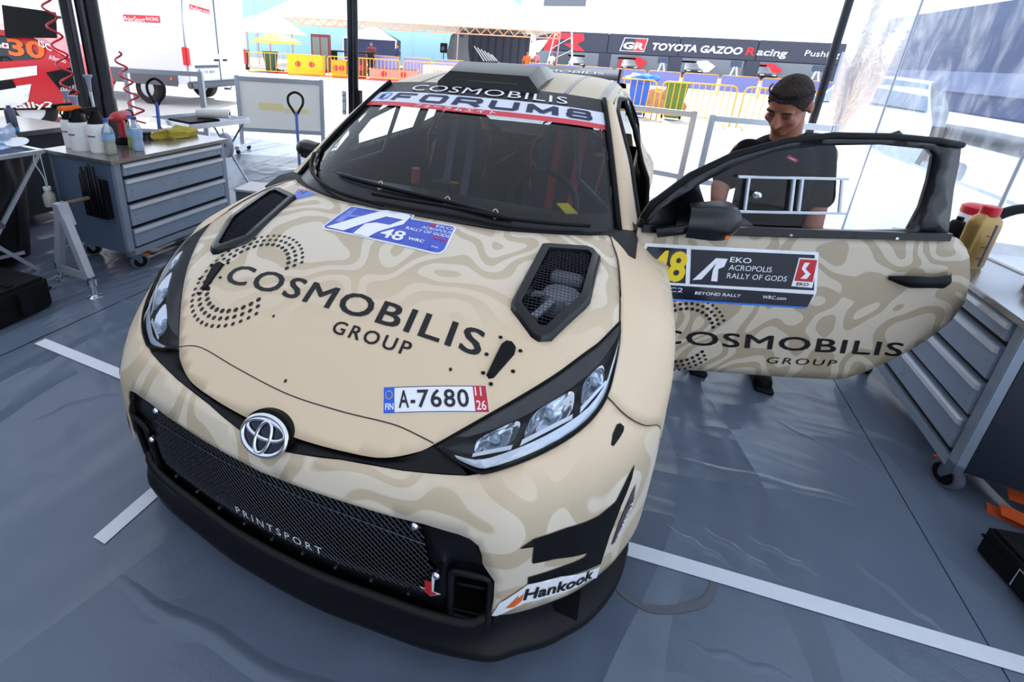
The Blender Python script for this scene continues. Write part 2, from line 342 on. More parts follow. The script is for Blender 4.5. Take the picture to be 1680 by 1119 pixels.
for y0, y1 in ((4.42, 3.0), (2.98, 1.2), (1.18, -.8), (-.82, -3)):
    MB().grid([[(2.752+.002*math.sin(7*y+5*z), y, z) for y in np.linspace(y0, y1, 20)] for z in np.linspace(.9, 2.36, 14)]).build('window_sheet', vy, wall, True)['label'] = 'clear crinkled vinyl window'
    MB().tube([(2.742, y1-.01, z) for z in (0, 1.2, 2.4, 3.05)], .009, 6).build('window_seam', mat('seam_grey', 'aeb5c2', .5), wall)
# tent poles
def pole(name, label, xy, r, h, lean=(0, 0), extra=None):
    t = thing(name, label, 'tent pole', (*xy, 0))
    MB().tube([(0, 0, .02), (lean[0]*h, lean[1]*h, h)], r, 12).build('shaft', mat('pole_black', '22242b', .3, .4), t, True); MB().lathe([(r*1.8, 0), (r*1.8, .012), (r*1.25, .02), (r*1.2, .25)], (0, 0, 0), 16).build('foot_plate', MBK, t, 40); return t
pole('tent_pole', 'black tent pole at the corner of the clear vinyl wall', (2.62, 4.3), .042, 3.0)
# ================================================================== RALLY CAR
def livery(name, ax=None, lo=0, hi=1, scale=4.6, k=4.6, base='e0c8a9', lt='dccfbb', dk='c3b297', rough=.42):
    m = mat(name, base, rough); nt = m.node_tree; b = nt.nodes['Principled BSDF']; L = nt.links.new; N = nt.nodes.new
    tc = N('ShaderNodeTexCoord'); n = N('ShaderNodeTexNoise'); n.inputs['Scale'].default_value = scale; n.inputs['Detail'].default_value = 0; n.inputs['Distortion'].default_value = .55
    L(tc.outputs['Object'], n.inputs['Vector'])
    mu = N('ShaderNodeMath'); mu.operation = 'MULTIPLY'; mu.inputs[1].default_value = k; L(n.outputs['Fac'], mu.inputs[0])
    pp = N('ShaderNodeMath'); pp.operation = 'PINGPONG'; pp.inputs[1].default_value = .5; L(mu.outputs[0], pp.inputs[0])
    mr = N('ShaderNodeMapRange'); mr.inputs['From Min'].default_value = .235; mr.inputs['From Max'].default_value = .265; L(pp.outputs[0], mr.inputs['Value'])
    mx = N('ShaderNodeMix'); mx.data_type = 'RGBA'; mx.inputs[6].default_value = (*hexc(lt), 1); mx.inputs[7].default_value = (*hexc(dk), 1); L(mr.outputs[0], mx.inputs[0])
    out = mx.outputs[2]
    if ax:
        vm = N('ShaderNodeVectorMath'); vm.operation = 'DOT_PRODUCT'; vm.inputs[1].default_value = ax; L(tc.outputs['Object'], vm.inputs[0])
        mk = N('ShaderNodeMapRange'); mk.interpolation_type = 'SMOOTHSTEP'; mk.inputs['From Min'].default_value = lo; mk.inputs['From Max'].default_value = hi; L(vm.outputs['Value'], mk.inputs['Value'])
        m2 = N('ShaderNodeMix'); m2.data_type = 'RGBA'; m2.inputs[6].default_value = (*hexc(base), 1); L(out, m2.inputs[7]); L(mk.outputs[0], m2.inputs[0]); out = m2.outputs[2]
    L(out, b.inputs['Base Color']); return m
LH = livery('livery_hood', (-.22, 1, 0), -1.5, -1.12); LB = livery('livery_bumper', (0, 0, -1), -.70, -.58, scale=4.2); LF = livery('livery_fender', (.9, .25, -.3), .30, .46)
LD = livery('livery_door', None, scale=5.0, k=5, base='cdb899', lt='cdbfa9', dk='ae9d83'); TAN = mat('tan_paint', 'e0c8a9', .4)
car = thing('rally_car', 'tan and beige rally hatchback with its driver door swung open under the tent', 'car')
# ---- surfaces (metres; car nose towards -y)
HC = (0.906, 0.3497, -0.3862, 0.0372, -0.039, 0.0691, -0.1271)
def H(x, y):
    t = y+1.2; return HC[0]+HC[1]*t+HC[2]*t*t+HC[3]*t**3+HC[4]*x*x+HC[5]*x*x*t+HC[6]*x**4
def hood3(x, y, o=0.0): return (x, y, H(x, y)+o)
_px = np.array([0, .15, .3, .456, .56, .62, .67, .73, .78, .845, .885, .92, .937, .943]); _pc = np.array([0, .005, .02, .04, .06, .078, .112, .165, .215, .302, .372, .455, .54, .66])
_pl = cr(np.stack([_px, _pc], 1), 400); _q = np.concatenate([[0], np.cumsum(np.linalg.norm(np.diff(_pl, axis=0), axis=1))])
_bz = np.array([.1, .2, .3, .39, .534, .60, .637, .69, .75, .8, .86]); _bv = np.array([-1.70, -1.71, -1.73, -1.737, -1.737, -1.715, -1.69, -1.645, -1.58, -1.50, -1.38])
_bp = cr(np.stack([_bz, _bv], 1), 300)
def q_of(x): return math.copysign(float(np.interp(abs(x), _pl[:, 0], _q)), x)
def bz(z): return float(np.interp(z, _bp[:, 0], _bp[:, 1]))
def front(q, z, o=0.0):
    a = abs(q); x = float(np.interp(a, _q, _pl[:, 0])); c = float(np.interp(a, _q, _pl[:, 1]))
    x2 = float(np.interp(a+.01, _q, _pl[:, 0]))-x; c2 = float(np.interp(a+.01, _q, _pl[:, 1]))-c; n = math.hypot(x2, c2) or 1
    nx, ny = c2/n, -x2/n
    if a+.01 > _q[-1]: nx, ny = 1, 0
    return (math.copysign(x+nx*o, q) if q else 0, bz(z)+c+ny*o, z)
def fx(x, z): return (q_of(x), z)
# ---- hood
HE = [(.0, -1.688), (.1, -1.685), (.2, -1.676), (.3, -1.66), (.371, -1.63), (.412, -1.601), (.503, -1.515), (.58, -1.435), (.643, -1.36), (.701, -1.275), (.731, -1.228), (.774, -1.136)]
HS = [(.766, -1.05), (.76, -.971), (.739, -.843), (.708, -.70)]
HR = [(.64, -.765), (.536, -.831), (.36, -.9), (.19, -.919), (0, -.925)]
half = [tuple(p) for p in cr(HE, 50)]+[tuple(p) for p in cr(HS, 14)]+[tuple(p) for p in cr(HR, 24)]
hoodpoly = half+[(-p[0], p[1]) for p in half[::-1][1:-1]]
VO = [(.505, -.945), (.52, -.935), (.64, -.878), (.665, -.88), (.69, -.91), (.686, -1.12), (.675, -1.15), (.61, -1.285), (.58, -1.30), (.56, -1.295), (.487, -1.24), (.482, -1.215)]
def inset(poly, d):
    n = len(poly); out = []; ar = sum(poly[i][0]*poly[(i+1) % n][1]-poly[(i+1) % n][0]*poly[i][1] for i in range(n)); sg = 1 if ar > 0 else -1
    for i in range(n):
        a, b, c = np.array(poly[i-1], float), np.array(poly[i], float), np.array(poly[(i+1) % n], float)
        n1 = np.array([-(b-a)[1], (b-a)[0]]); n1 /= np.linalg.norm(n1)+1e-12; n2 = np.array([-(c-b)[1], (c-b)[0]]); n2 /= np.linalg.norm(n2)+1e-12
        k = n1+n2; k /= max(.5, np.dot(k, k)/2); out.append(tuple(b+sg*k*d))
    return out
VM = inset(VO, .012)
VOl = [(-x, y) for x, y in VO]; VMl = [(-x, y) for x, y in VM]
hood = panel('hood', hoodpoly, hood3, LH, car, holes=[VM, VMl], step=.025, thick=.006)
def rim(name, poly, fn, w_in, h, m, parent, lo=0.0):    # raised frame around a polygon
    a = inset(poly, -.004); b = inset(poly, .006); c = inset(poly, w_in); n = len(poly)
    rows = [[fn(*p, lo-.002) for p in a+a[:1]], [fn(*p, h*.75) for p in poly+poly[:1]], [fn(*p, h) for p in b+b[:1]], [fn(*p, h*.9) for p in c+c[:1]], [fn(*p, -.02) for p in c+c[:1]]]
    return MB().grid(rows).build(name, m, parent, 40)
def netting(name, poly, fn, st, w, m, parent, o=0.0, a0=0, diag=False):
    mb = MB(); xs = [p[0] for p in poly]; ys = [p[1] for p in poly]; cx, cy = (min(xs)+max(xs))/2, (min(ys)+max(ys))/2; R_ = max(max(xs)-min(xs), max(ys)-min(ys))
    for ang in ((45, 135) if diag else (a0, a0+90)):
        ca, sa = math.cos(math.radians(ang)), math.sin(math.radians(ang)); k = int(R_/st)+1
        for i in range(-k, k+1):
            run = []
            for j in range(-k*2, k*2+1):
                p = (cx+ca*j*st/2-sa*i*st, cy+sa*j*st/2+ca*i*st)
                if inpoly(p, poly): run.append(p)
                elif run:
                    if len(run) > 1: strip(mb, run, fn, w, o, ca, sa)
                    run = []
            if len(run) > 1: strip(mb, run, fn, w, o, ca, sa)
    ob = mb.build(name, m, parent); ob['kind'] = 'stuff'; return ob
def strip(mb, run, fn, w, o, ca, sa):
    run = run[::3]+[run[-1]] if len(run) > 3 else run
    L_ = [fn(p[0]-sa*w, p[1]+ca*w, o) for p in run]; R_ = [fn(p[0]+sa*w, p[1]-ca*w, o) for p in run]; T_ = [fn(p[0], p[1], o+w*1.2) for p in run]
    mb.grid([L_, T_, R_])
for VP, VQ, s in ((VO, VM, 1), (VOl, VMl, -1)):
    rim('vent_frame', VP, hood3, .026, .02, CARB, hood)['label'] = 'raised carbon vent frame'
    VI = inset(VP, .026)
    netting('vent_mesh', VI, hood3, .011, .0009, mat('mesh_wire', '3a3c44', .35, .6), hood, .004, a0=8*s)
    rows = [[hood3(*p, -.012) for p in VI+VI[:1]], [(p[0]*.97+.0*s, p[1]*.97-.04, H(*p)-.16) for p in VI+VI[:1]]]
    mb = MB().grid(rows); n = len(VI); mb.add([r for r in rows[1][:-1]], [tuple(range(n))]); mb.build('vent_duct', MBK, hood, 40)
    if s > 0:   # fan housing and struts seen through the mesh
        mb = MB(); c = Vector((.60, -1.06, H(.6, -1.06)-.05)); mb.lathe([(.0, .0), (.055, .0), (.062, -.02), (.062, -.06)], c, 16)
        for a in (200, 250, 300, 340): mb.bar(c, c+Vector((.16*math.cos(math.radians(a)), .16*math.sin(math.radians(a)), -.02)), .022, .008)
        mb.box((.55, -1.0, H(.6, -1)-.07), (.65, -.94, H(.6, -1)-.045), .006); mb.build('fan_strut', mat('dark_grey', '8d929e', .45), hood, 30)
# lettering, dotted ring, pins
lettering('hood_lettering', [('COSMOBILIS', (-.443, -1.399), (.442, -1.399), (-.003, .066), dict(off=-.004, sp=1.1, bold=.005))], lambda x, y: hood3(x, y, .0016), INK, hood, 'black sponsor lettering across the hood')
lettering('hood_lettering', [('GROUP', (.023, -1.458), (.265, -1.455), (-.001, .034), dict(sp=1.25, bold=.002))], lambda x, y: hood3(x, y, .0016), INK, hood)
def dotring(c, r0, dr, a0, a1, fn, st=.0225, rd=.0072):
    mb = MB()
    for i in range(3):
        r = r0+i*dr; k = int((a1-a0-i*6)*math.pi/180*r/st)
        for j in range(k+1):
            a = math.radians(a0+i*3+(a1-a0-i*6)*j/k); p = (c[0]+r*math.cos(a), c[1]+r*math.sin(a)); rr = rd*(1.05-.12*i)
            q = circle(p, rr, 10); mb.add([fn(*z) for z in q], [tuple(range(10))])
    return mb
dotring((-.37, -1.355), .128, .0225, 22, 326, lambda x, y: hood3(x, y, .0014)).build('dotted_ring', INK, hood, label='ring of black dots beside the lettering')
for s in (1, -1):
    pl = [(s*x, y) for x, y in [(.479, -1.432), (.488, -1.438), (.499, -1.432), (.531, -1.36), (.53, -1.342), (.517, -1.333), (.5, -1.336), (.49, -1.35)]]
    n = len(pl); MB().grid([[hood3(*p, .001) for p in pl+pl[:1]], [hood3(*p, .009) for p in inset(pl, .003)+inset(pl, .003)[:1]]]).add([hood3(*p, .009) for p in inset(pl, .003)], [tuple(range(n))]).build('hood_pin', MBK, hood)
    for bx, by in ((.47, -1.43), (.463, -1.385), (.483, -1.33), (.543, -1.345), (.54, -1.40), (.497, -1.447)):
        MB().lathe([(.0055, 0), (.0055, .003), (.003, .0045)], hood3(s*bx, by, .0), 8).build('pin_bolt', MBK, hood)
for p in ((-.177, -1.46), (-.025, -1.595), (.388, -1.45)):
    mb = MB().add([hood3(*q, .0014) for q in circle(p, .0045, 8)], [tuple(range(8))]); mb.build('bolt_hole', INK, hood)
# front seam line across the nose
sm = cr([(-.421, -1.597), (-.375, -1.586), (-.32, -1.586), (-.18, -1.604), (0, -1.618), (.16, -1.612), (.277, -1.6), (.33, -1.597), (.411, -1.6)], 50)
MB().grid([[hood3(p[0], p[1]-.0012, .0012) for p in sm], [hood3(p[0], p[1]+.0012, .0012) for p in sm]]).build('panel_seam', INK, hood)
# rally plate sticker on the hood (blue, 48)
RP = [(-.255, -1.111), (-.262, -1.095), (-.244, -.945), (-.23, -.938), (-.12, -.935), (-.10, -.922), (.02, -.919), (.026, -.948), (.185, -.942), (.2, -.95), (.217, -1.085), (.207, -1.108), (.19, -1.115)]
panel('rally_plate', RP, lambda x, y: hood3(x, y, .0014), WINK, hood, step=.02)['label'] = 'blue and white event sticker with number 48'
panel('plate_ground', inset(RP, .007), lambda x, y: hood3(x, y, .0028), mat('plate_blue', '4257c0', .4), hood, step=.02)
hs = lambda x, y: hood3(x, y, .0042)
fl = mat('flag_blue', '6f86dc', .4)
panel('plate_flag', [(-.236, -1.06), (-.225, -.952), (-.205, -.952), (-.205, -1.0), (-.15, -1.0), (-.13, -.985), (-.13, -.998), (-.205, -1.02), (-.208, -1.06)], lambda x, y: hood3(x, y, .0036), fl, hood, step=.02)
panel('plate_emblem', [(-.245, -1.10), (-.17, -1.102), (-.07, -.972), (.0, -.972), (-.03, -1.02), (-.085, -1.022), (-.118, -1.04), (-.128, -1.107), (-.065, -1.108), (-.048, -1.07), (.015, -1.0), (.016, -.94), (-.0, -.926), (-.085, -.928), (-.11, -.94), (-.20, -1.05)], hs, WINK, hood, step=.02)
lettering('plate_number', [('48', (-.035, -1.092), (.055, -1.092), (-.002, .05), dict(off=.02))], hs, WINK, hood)
lettering('plate_text', [('EKO', (.13, -.975), (.193, -.976), (0, .016)), ('ACROPOLIS', (.085, -1.0), (.198, -1.0), (0, .016)), ('RALLY OF GODS', (.035, -1.024), (.2, -1.024), (0, .016), dict(off=.01)), ('WRC', (.07, -1.078), (.13, -1.078), (0, .014), dict(off=.03)), ('FIA', (.165, -1.09), (.19, -1.09), (0, .009))], hs, WINK, hood)
lettering('plate_text', [('2024', (.15, -1.046), (.2, -1.046), (0, .013), dict(off=.02))], hs, mat('pink_red', 'd8324a', .5), hood)
panel('plate_text', [(.105, -.976), (.123, -.976), (.123, -.958), (.105, -.958)], hs, RED, hood, step=.05)
panel('corner_sticker', [(-.519, -.965), (-.572, -.842), (-.444, -.885)], lambda x, y: hood3(x, y, .0014), mat('sticker_blue', '3f6fd6', .4), hood, step=.04)
lettering('corner_sticker', [('H', (-.545, -.885), (-.515, -.892), (.006, .028), dict(off=.03))], hs, RED, hood)
# licence plate sticker
LP0 = np.array([.268, -1.588]); LPx = np.array([.247, .083]); LPy = np.array([-.028, .0505])
def lp(u, v, o=.0016): p = LP0+LPx*u+LPy*v; return hood3(p[0], p[1], o)
def lpp(name, poly, m, o, par): return panel(name, poly, lambda u, v: lp(u, v, o), m, par, step=.1)
plate = lpp('licence_plate', rrect(0, 0, 1, 1, .03), WINK, .0014, hood); plate['label'] = 'white registration plate sticker'
lpp('plate_border', [(.005, .02), (.9, .02), (.9, .05), (.005, .05)], INK, .002, hood); lpp('plate_border', [(.005, .95), (.9, .95), (.9, .98), (.005, .98)], INK, .002, hood)
lpp('plate_band', [(.005, .03), (.11, .03), (.11, .97), (.005, .97)], mat('euro_blue', '2a5fd0', .4), .0022, hood); lpp('plate_band', [(.87, .02), (.995, .02), (.995, .98), (.87, .98)], mat('plate_red', 'c02a38', .4), .0022, hood)
lt = lambda u, v: lp(u, v, .0028)
lettering('plate_characters', [('A', (.15, .2), (.25, .2), (0, .62), dict(off=.015, maxe=.3)), ('-', (.265, .2), (.31, .2), (0, .62), dict(off=.02, maxe=.3)), ('7680', (.33, .2), (.82, .2), (0, .62), dict(off=.015, sp=1.1, maxe=.3))], lt, mat('plate_ink', '23242e', .5), hood, 'dark characters A-7680')
lettering('plate_characters', [('FIN', (.02, .14), (.1, .14), (0, .22), dict(off=.02, maxe=.3)), ('11', (.885, .6), (.945, .6), (0, .32), dict(off=.01, maxe=.3)), ('26', (.885, .1), (.975, .1), (0, .32), dict(off=.01, maxe=.3))], lt, WINK, hood)
mb = MB()
for k in range(12):
    a = k*math.pi/6; c = (.057+.033*math.cos(a), .68+.15*math.sin(a)); mb.add([lt(c[0]+.006*math.cos(t), c[1]+.03*math.sin(t)) for t in (0, 1.57, 3.14, 4.71)], [(0, 1, 2, 3)])
mb.build('plate_stars', YEL, hood)
# ---- front bumper (skin, black vents, stickers)
TB = [(0, .60), (.066, .609), (.21, .629), (.361, .640), (.453, .651), (.506, .658), (.547, .669), (.598, .687), (.655, .704), (.712, .721), (.751, .743), (.772, .765), (.83, .715), (.885, .668), (.938, .62)]
right = TB+[(.936, .45), (.928, .30), (.86, .285), (.82, .285), (.70, .30), (.604, .312), (.606, .37), (.603, .434), (.585, .465), (.573, .485), (.57, .51), (.56, .535), (.54, .548), (.515, .553), (.436, .556), (.354, .551), (.142, .549), (0, .545)]
rt = [fx(*p) for p in right]
bumper = panel('front_bumper', rt+[(-p[0], p[1]) for p in rt[::-1][1:-1]], front, LB, car, step=.025, thick=.005)
def fdec(name, poly, m, o=.0016, s=1, par=None, step=.02):
    return panel(name, [(s*fx(*p)[0], p[1]) for p in poly], lambda q, z: front(q, z, o), m, par or bumper, step=step)
BV = [(.644, .536), (.67, .553), (.732, .554), (.799, .546), (.831, .555), (.852, .60), (.862, .615), (.861, .586), (.847, .53), (.835, .442), (.829, .345), (.739, .395), (.671, .412), (.67, .435), (.748, .429), (.784, .425), (.79, .435), (.719, .468), (.676, .478), (.673, .484), (.672, .531)]
HK = [(.604, .312), (.618, .364), (.642, .387), (.671, .412), (.739, .396), (.826, .340), (.826, .29), (.81, .31), (.669, .345), (.645, .335), (.615, .313)]
DV = [(.798, .682), (.798, .701), (.804, .714), (.812, .713), (.822, .703), (.822, .695), (.815, .687), (.804, .678)]
for s in (1, -1):
    fdec('side_vent', BV, MBK, .002, s)['label'] = 'matte black bumper corner vent'
    fdec('tow_vent', DV, MBK, .002, s)
    fdec('tyre_sticker', HK, WINK, .0034, s)
lettering('sticker_lettering', [('Hankook', fx(.665, .362), fx(.812, .318), (.004, .036), dict(off=.025))], lambda q, z: front(q, z, .0052), INK, bumper, 'black tyre maker lettering on white strip')
lettering('sticker_lettering', [('Hankook', (-q_of(.812), .318), (-q_of(.665), .362), (.004, .036), dict(off=.025))], lambda q, z: front(q, z, .0052), INK, bumper)
fdec('sticker_flash', [(.632, .345), (.645, .365), (.655, .385), (.654, .368), (.664, .385), (.662, .36), (.648, .345)], ORG, .0052)
fdec('side_sticker', [(.874, .56), (.878, .50), (.852, .395), (.845, .395), (.852, .47), (.864, .53)], mat('sticker_dark', '4d454c', .5), .0022)
lettering('side_lettering', [('EXEDY', fx(.853, .42), fx(.871, .515), (.019, -.004), dict(off=.01))], lambda q, z: front(q, z, .004), WINK, bumper)
# black trim slit under the hood edge, badge plate, emblem
tops = [hood3(x, y, -.006) for x, y in cr(HE[:6], 24)]; bots = [front(q_of(p[0]), p[1], -.004) for p in cr([(x, z) for x, z in TB[:6]], 24)]
tops = [(-p[0], p[1], p[2]) for p in tops[::-1][:-1]]+tops; bots = [(-p[0], p[1], p[2]) for p in bots[::-1][:-1]]+bots
mids = [tuple((a+b)/2+(c_ if i == 1 else 0) for i, (a, b, c_) in enumerate(zip(t_, b_, (0, .012, 0)))) for t_, b_ in zip(tops, bots)]
MB().grid([tops, mids, bots]).build('nose_trim', BLK, car, 60)
def ell(mb, cx, cz, rx, rz, r, yo, n=48, a0=0, a1=360):
    full = a1-a0 >= 360; k = n
    pts = [(cx+rx*math.cos(math.radians(a0+(a1-a0)*i/k)), cz+rz*math.sin(math.radians(a0+(a1-a0)*i/k))) for i in range(k if full else k+1)]
    mb.tube([(p[0], -1.703+.75*(p[1]-.63)+yo, p[1]) for p in pts], r, 8, full)
mb = MB(); n = 40; e1 = [(.073*math.cos(2*math.pi*i/n), .637+.038*math.sin(2*math.pi*i/n)) for i in range(n)]
mb.grid([[(p[0]*1.04, -1.678+.75*(p[1]-.632), p[1]-.01) for p in e1+e1[:1]], [(p[0], -1.698+.75*(p[1]-.632), p[1]) for p in e1+e1[:1]]]); mb.add([(p[0], -1.698+.75*(p[1]-.632), p[1]) for p in e1], [tuple(range(n))])
mb.build('badge_plate', MBK, car)
mb = MB(); e2 = [(.064*math.cos(2*math.pi*i/n), .634+.033*math.sin(2*math.pi*i/n)) for i in range(n)]; mb.add([(p[0], -1.706+.75*(p[1]-.63), p[1]) for p in e2], [tuple(range(n))])
badge = mb.build('badge', mat('badge_face', '3b3f4c', .3, .6), car)
mb = MB(); ell(mb, 0, .634, .066, .035, .0065, -.008); ell(mb, 0, .645, .057, .0165, .005, -.009); ell(mb, 0, .632, .021, .029, .005, -.010); mb.build('badge_ring', CHR, badge, True, 'chrome oval emblem')
# grille housing, netting, bolts
GM = [(-.40, .545), (-.2, .548), (0, .54), (.2, .548), (.40, .545), (.425, .535), (.437, .50), (.45, .43), (.468, .40), (.462, .35), (.45, .30), (.29, .298), (0, .302), (-.29, .298), (-.45, .30), (-.462, .35), (-.468, .40), (-.45, .43), (-.437, .50), (-.425, .535)]
GO = [(-.612, .20), (.612, .20), (.618, .31), (.616, .44), (.585, .49), (.58, .53), (.55, .562), (.43, .566), (0, .557), (-.43, .566), (-.55, .562), (-.58, .53), (-.585, .49), (-.616, .44), (-.618, .31)]
GMq = [fx(*p) for p in GM]; GOq = [fx(*p) for p in GO]; DU = rrect(.505, .235, .598, .425, .018); DUq = [fx(*p) for p in DU]; DUl = [(-q, z) for q, z in DUq]
housing = panel('grille_housing', GOq, lambda q, z: front(q, z, -.022), BLK, car, holes=[GMq, DUq, DUl], step=.05, thick=.01)
netting('grille_mesh', GMq, lambda q, z, o=0: front(q, z, o-.016), .0125, .0013, mat('grille_wire', '34363d', .4, .5), housing, 0, diag=True)
panel('radiator', [fx(x*1.02, z) for x, z in GM], lambda q, z: front(q, z, -.09), MBK, housing, step=.1, flip=True)
mb = MB().tube([front(q_of(x), .505-.02*(abs(x)/.44)**2, -.012) for x in np.linspace(-.44, .44, 30)], .0018, 6); mb.build('grille_wire', STEEL, housing)
for s in (1, -1):
    Dq = DUq if s > 0 else DUl; D2 = [front(*p, -.024) for p in Dq]; D3 = [tuple(a+b for a, b in zip(front(*p, -.13), (0, 0, .0))) for p in Dq]
    mb = MB().grid([D2+D2[:1], D3+D3[:1]]); mb.add(D3, [tuple(range(len(D3)))]); mb.build('brake_duct', MBK, housing)
    ring = [front(*p, -.012) for p in Dq]; MB().tube(ring, .009, 8, True).build('duct_rim', BLK, housing, True)
    for zz in (.30, .345): MB().tube([front(s*q_of(.515), zz, -.06), front(s*q_of(.59), zz+.004, -.06)], .006, 6).build('duct_vane', BLK, housing)
    for x, z in ((.415, .539), (.472, .402)):
        p = front(s*q_of(x), z, -.008); MB().lathe([(.010, -.004), (.010, .004), (.006, .009)], (0, 0, 0), 10, 'y').xf(Matrix.Translation(p) @ Matrix.Rotation(math.pi, 4, 'Z')).build('bolt', CHR, housing, 30)
for x in np.linspace(-.4, .4, 9):
    p = front(q_of(x), .283, -.012); MB().lathe([(.004, -.003), (.004, .004)], (0, 0, 0), 8, 'y').xf(Matrix.Translation(p)).build('bolt', STEEL, housing)
lettering('grille_lettering', [('PRINTSPORT', fx(-.118, .322), fx(.167, .321), (.0, .027), dict(sp=1.5))], lambda q, z: front(q, z, -.011), WINK, housing, 'white lettering stencilled on the mesh')
fdec('tow_arrow', [(.43, .338), (.457, .311), (.484, .332), (.466, .335), (.468, .40), (.461, .40), (.459, .34)], WINK, -.008, 1, housing)
fdec('tow_arrow', [(.437, .336), (.457, .316), (.476, .331), (.462, .334), (.461, .372), (.443, .372), (.446, .338)], RED, -.006, 1, housing)['label'] = 'red tow arrow'
# splitter
SX = [(0, -1.726), (.15, -1.722), (.30, -1.706), (.456, -1.686), (.563, -1.66), (.62, -1.64), (.673, -1.60), (.735, -1.555), (.783, -1.508), (.835, -1.45), (.881, -1.369), (.91, -1.29), (.925, -1.209), (.925, -1.15)]
SXs = cr(SX, 46); cols = []
for i, (x, y) in enumerate(SXs):
    t = i/45; d = np.array([SXs[min(i+1, 45)][0]-SXs[max(i-1, 0)][0], SXs[min(i+1, 45)][1]-SXs[max(i-1, 0)][1]]); d /= np.linalg.norm(d); nn = np.array([d[1], -d[0]])
    k = min(1, max(0, (x-.55)/.12)); k = k*k*(3-2*k)        # corner pods reach higher and sit further back
    zt = .245+.06*k; ti = (1-k)*-.008+k*.045
    f_ = lambda a, z: (x-nn[0]*a, y-nn[1]*a, z)
    cols.append([f_(.22, .105), f_(.015, .10), f_(0, .108), f_(0, .122), f_(.006, .132), f_(.018+.01*k, .15), f_(.022+.02*k, .19), f_(.012+.035*k, .225+.02*k), f_(ti*.6, zt-.012), f_(ti, zt-.002), f_(ti+.02, zt)])
full = [[(-p[0], p[1], p[2]) for p in c] for c in cols[::-1][:-1]]+cols
MB().grid(full).build('splitter', BLK, car, True)['label'] = 'black front splitter with corner pods'
# ---- headlamps
def surf_lamp(s):
    up = cr([hood3(x, y, -.004) for x, y in HE[5:]]+[(.776, -1.132, .858)], 60)
    lo = cr([front(q_of(x), z, .0) for x, z in [(.428, .689), (.48, .676), (.523, .668), (.547, .67), (.598, .688), (.655, .705), (.712, .722), (.751, .744)]]+[(.772, -1.345, .768), (.779, -1.279, .803), (.781, -1.213, .836), (.777, -1.136, .858)], 60)
    def P(a, t, d=0.0):
        i = a*59; k = min(58, int(i)); u = i-k; A = up[k]*(1-u)+up[k+1]*u; B = lo[k]*(1-u)+lo[k+1]*u
        c = A*(1-t)+B*t; n = np.array([.25, -.78, .57]); n = n/np.linalg.norm(n)
        c = c+n*(.022*4*t*(1-t)*min(1, 6*a)*min(1, 6*(1-a))-d)
        return (s*c[0], c[1], c[2])
    return P
for s in (1, -1):
    P = surf_lamp(s); A = np.linspace(0, 1, 40); T = np.linspace(0, 1, 12)
    lamp = MB().grid([[P(a, t, .045 if .02 < a < .98 and .02 < t < .98 else .004) for t in T] for a in A]).build('headlight', mat('lamp_shell', '1b1c22', .3), car, 40); lamp['label'] = 'swept back headlight with silver reflectors'
    G = lambda a, t, d=.02: P(a, t, d)
    def patch(name, poly, d, m, th=0, sm=False):
        o = panel(name, poly, lambda a, t: G(a, t, d), m, lamp, step=.06, smooth=sm); return o
    # smoked upper band, daylight strip, reflector pods
    patch('lamp_brow', [(.03, .03), (.97, .03), (.9, .30), (.6, .34), (.3, .36), (.1, .3)], .006, mat('lamp_brow', '23242b', .25, coat=.4))
    drl = mat('lamp_strip', 'dfe6f2', .15, .1, coat=.6)
    patch('daylight_strip', [(.07, .86), (.2, .80), (.4, .80), (.6, .80), (.74, .76), (.82, .6), (.9, .3), (.95, .25), (.92, .6), (.85, .84), (.75, .95), (.6, .96), (.4, .95), (.2, .95), (.08, .95)], .008, drl)
    sil = mat('lamp_silver', 'dde4ee', .12, .85)
    for a0, a1, tt in ((.14, .33, .40), (.36, .53, .40), (.56, .72, .38)):
        am = (a0+a1)/2; rows = []
        for k, (w, d) in enumerate(((1, .012), (.86, .016), (.55, .034), (.12, .042))):
            rows.append([G(am+(a1-a0)/2*w*(math.copysign(abs(math.cos(x))**.6, math.cos(x))), .56+.19*w*math.copysign(abs(math.sin(x))**.6, math.sin(x)), d) for x in np.linspace(0, 2*math.pi, 21)])
        MB().grid(rows).build('reflector', sil, lamp, 30)
        c = G(am, .56, .03); MB().lathe([(.0, .016), (.009, .013), (.013, .0)], c, 12).build('projector_lens', mat('lens', 'aab8c8', .05, .3), lamp, True)
        MB().add([G(a0, .78, .007), G(a1, .78, .007), G(a1, .72, .007), G(a0, .70, .007)], [(0, 1, 2, 3)]).build('reflector_edge', drl, lamp)
    MB().grid([[P(a, t, 0) for t in T] for a in A]).build('lamp_lens', glass('lamp_glass', (.96, .98, 1), 1.35, .03), lamp, True)
    # dark border of the lens
    out = [P(a, 0, -.001) for a in A]+[P(1, t, -.001) for t in (.5,)]+[P(a, 1, -.001) for a in A[::-1]]; MB().tube(out, .0032, 6, True).build('lamp_seal', MBK, lamp, True)
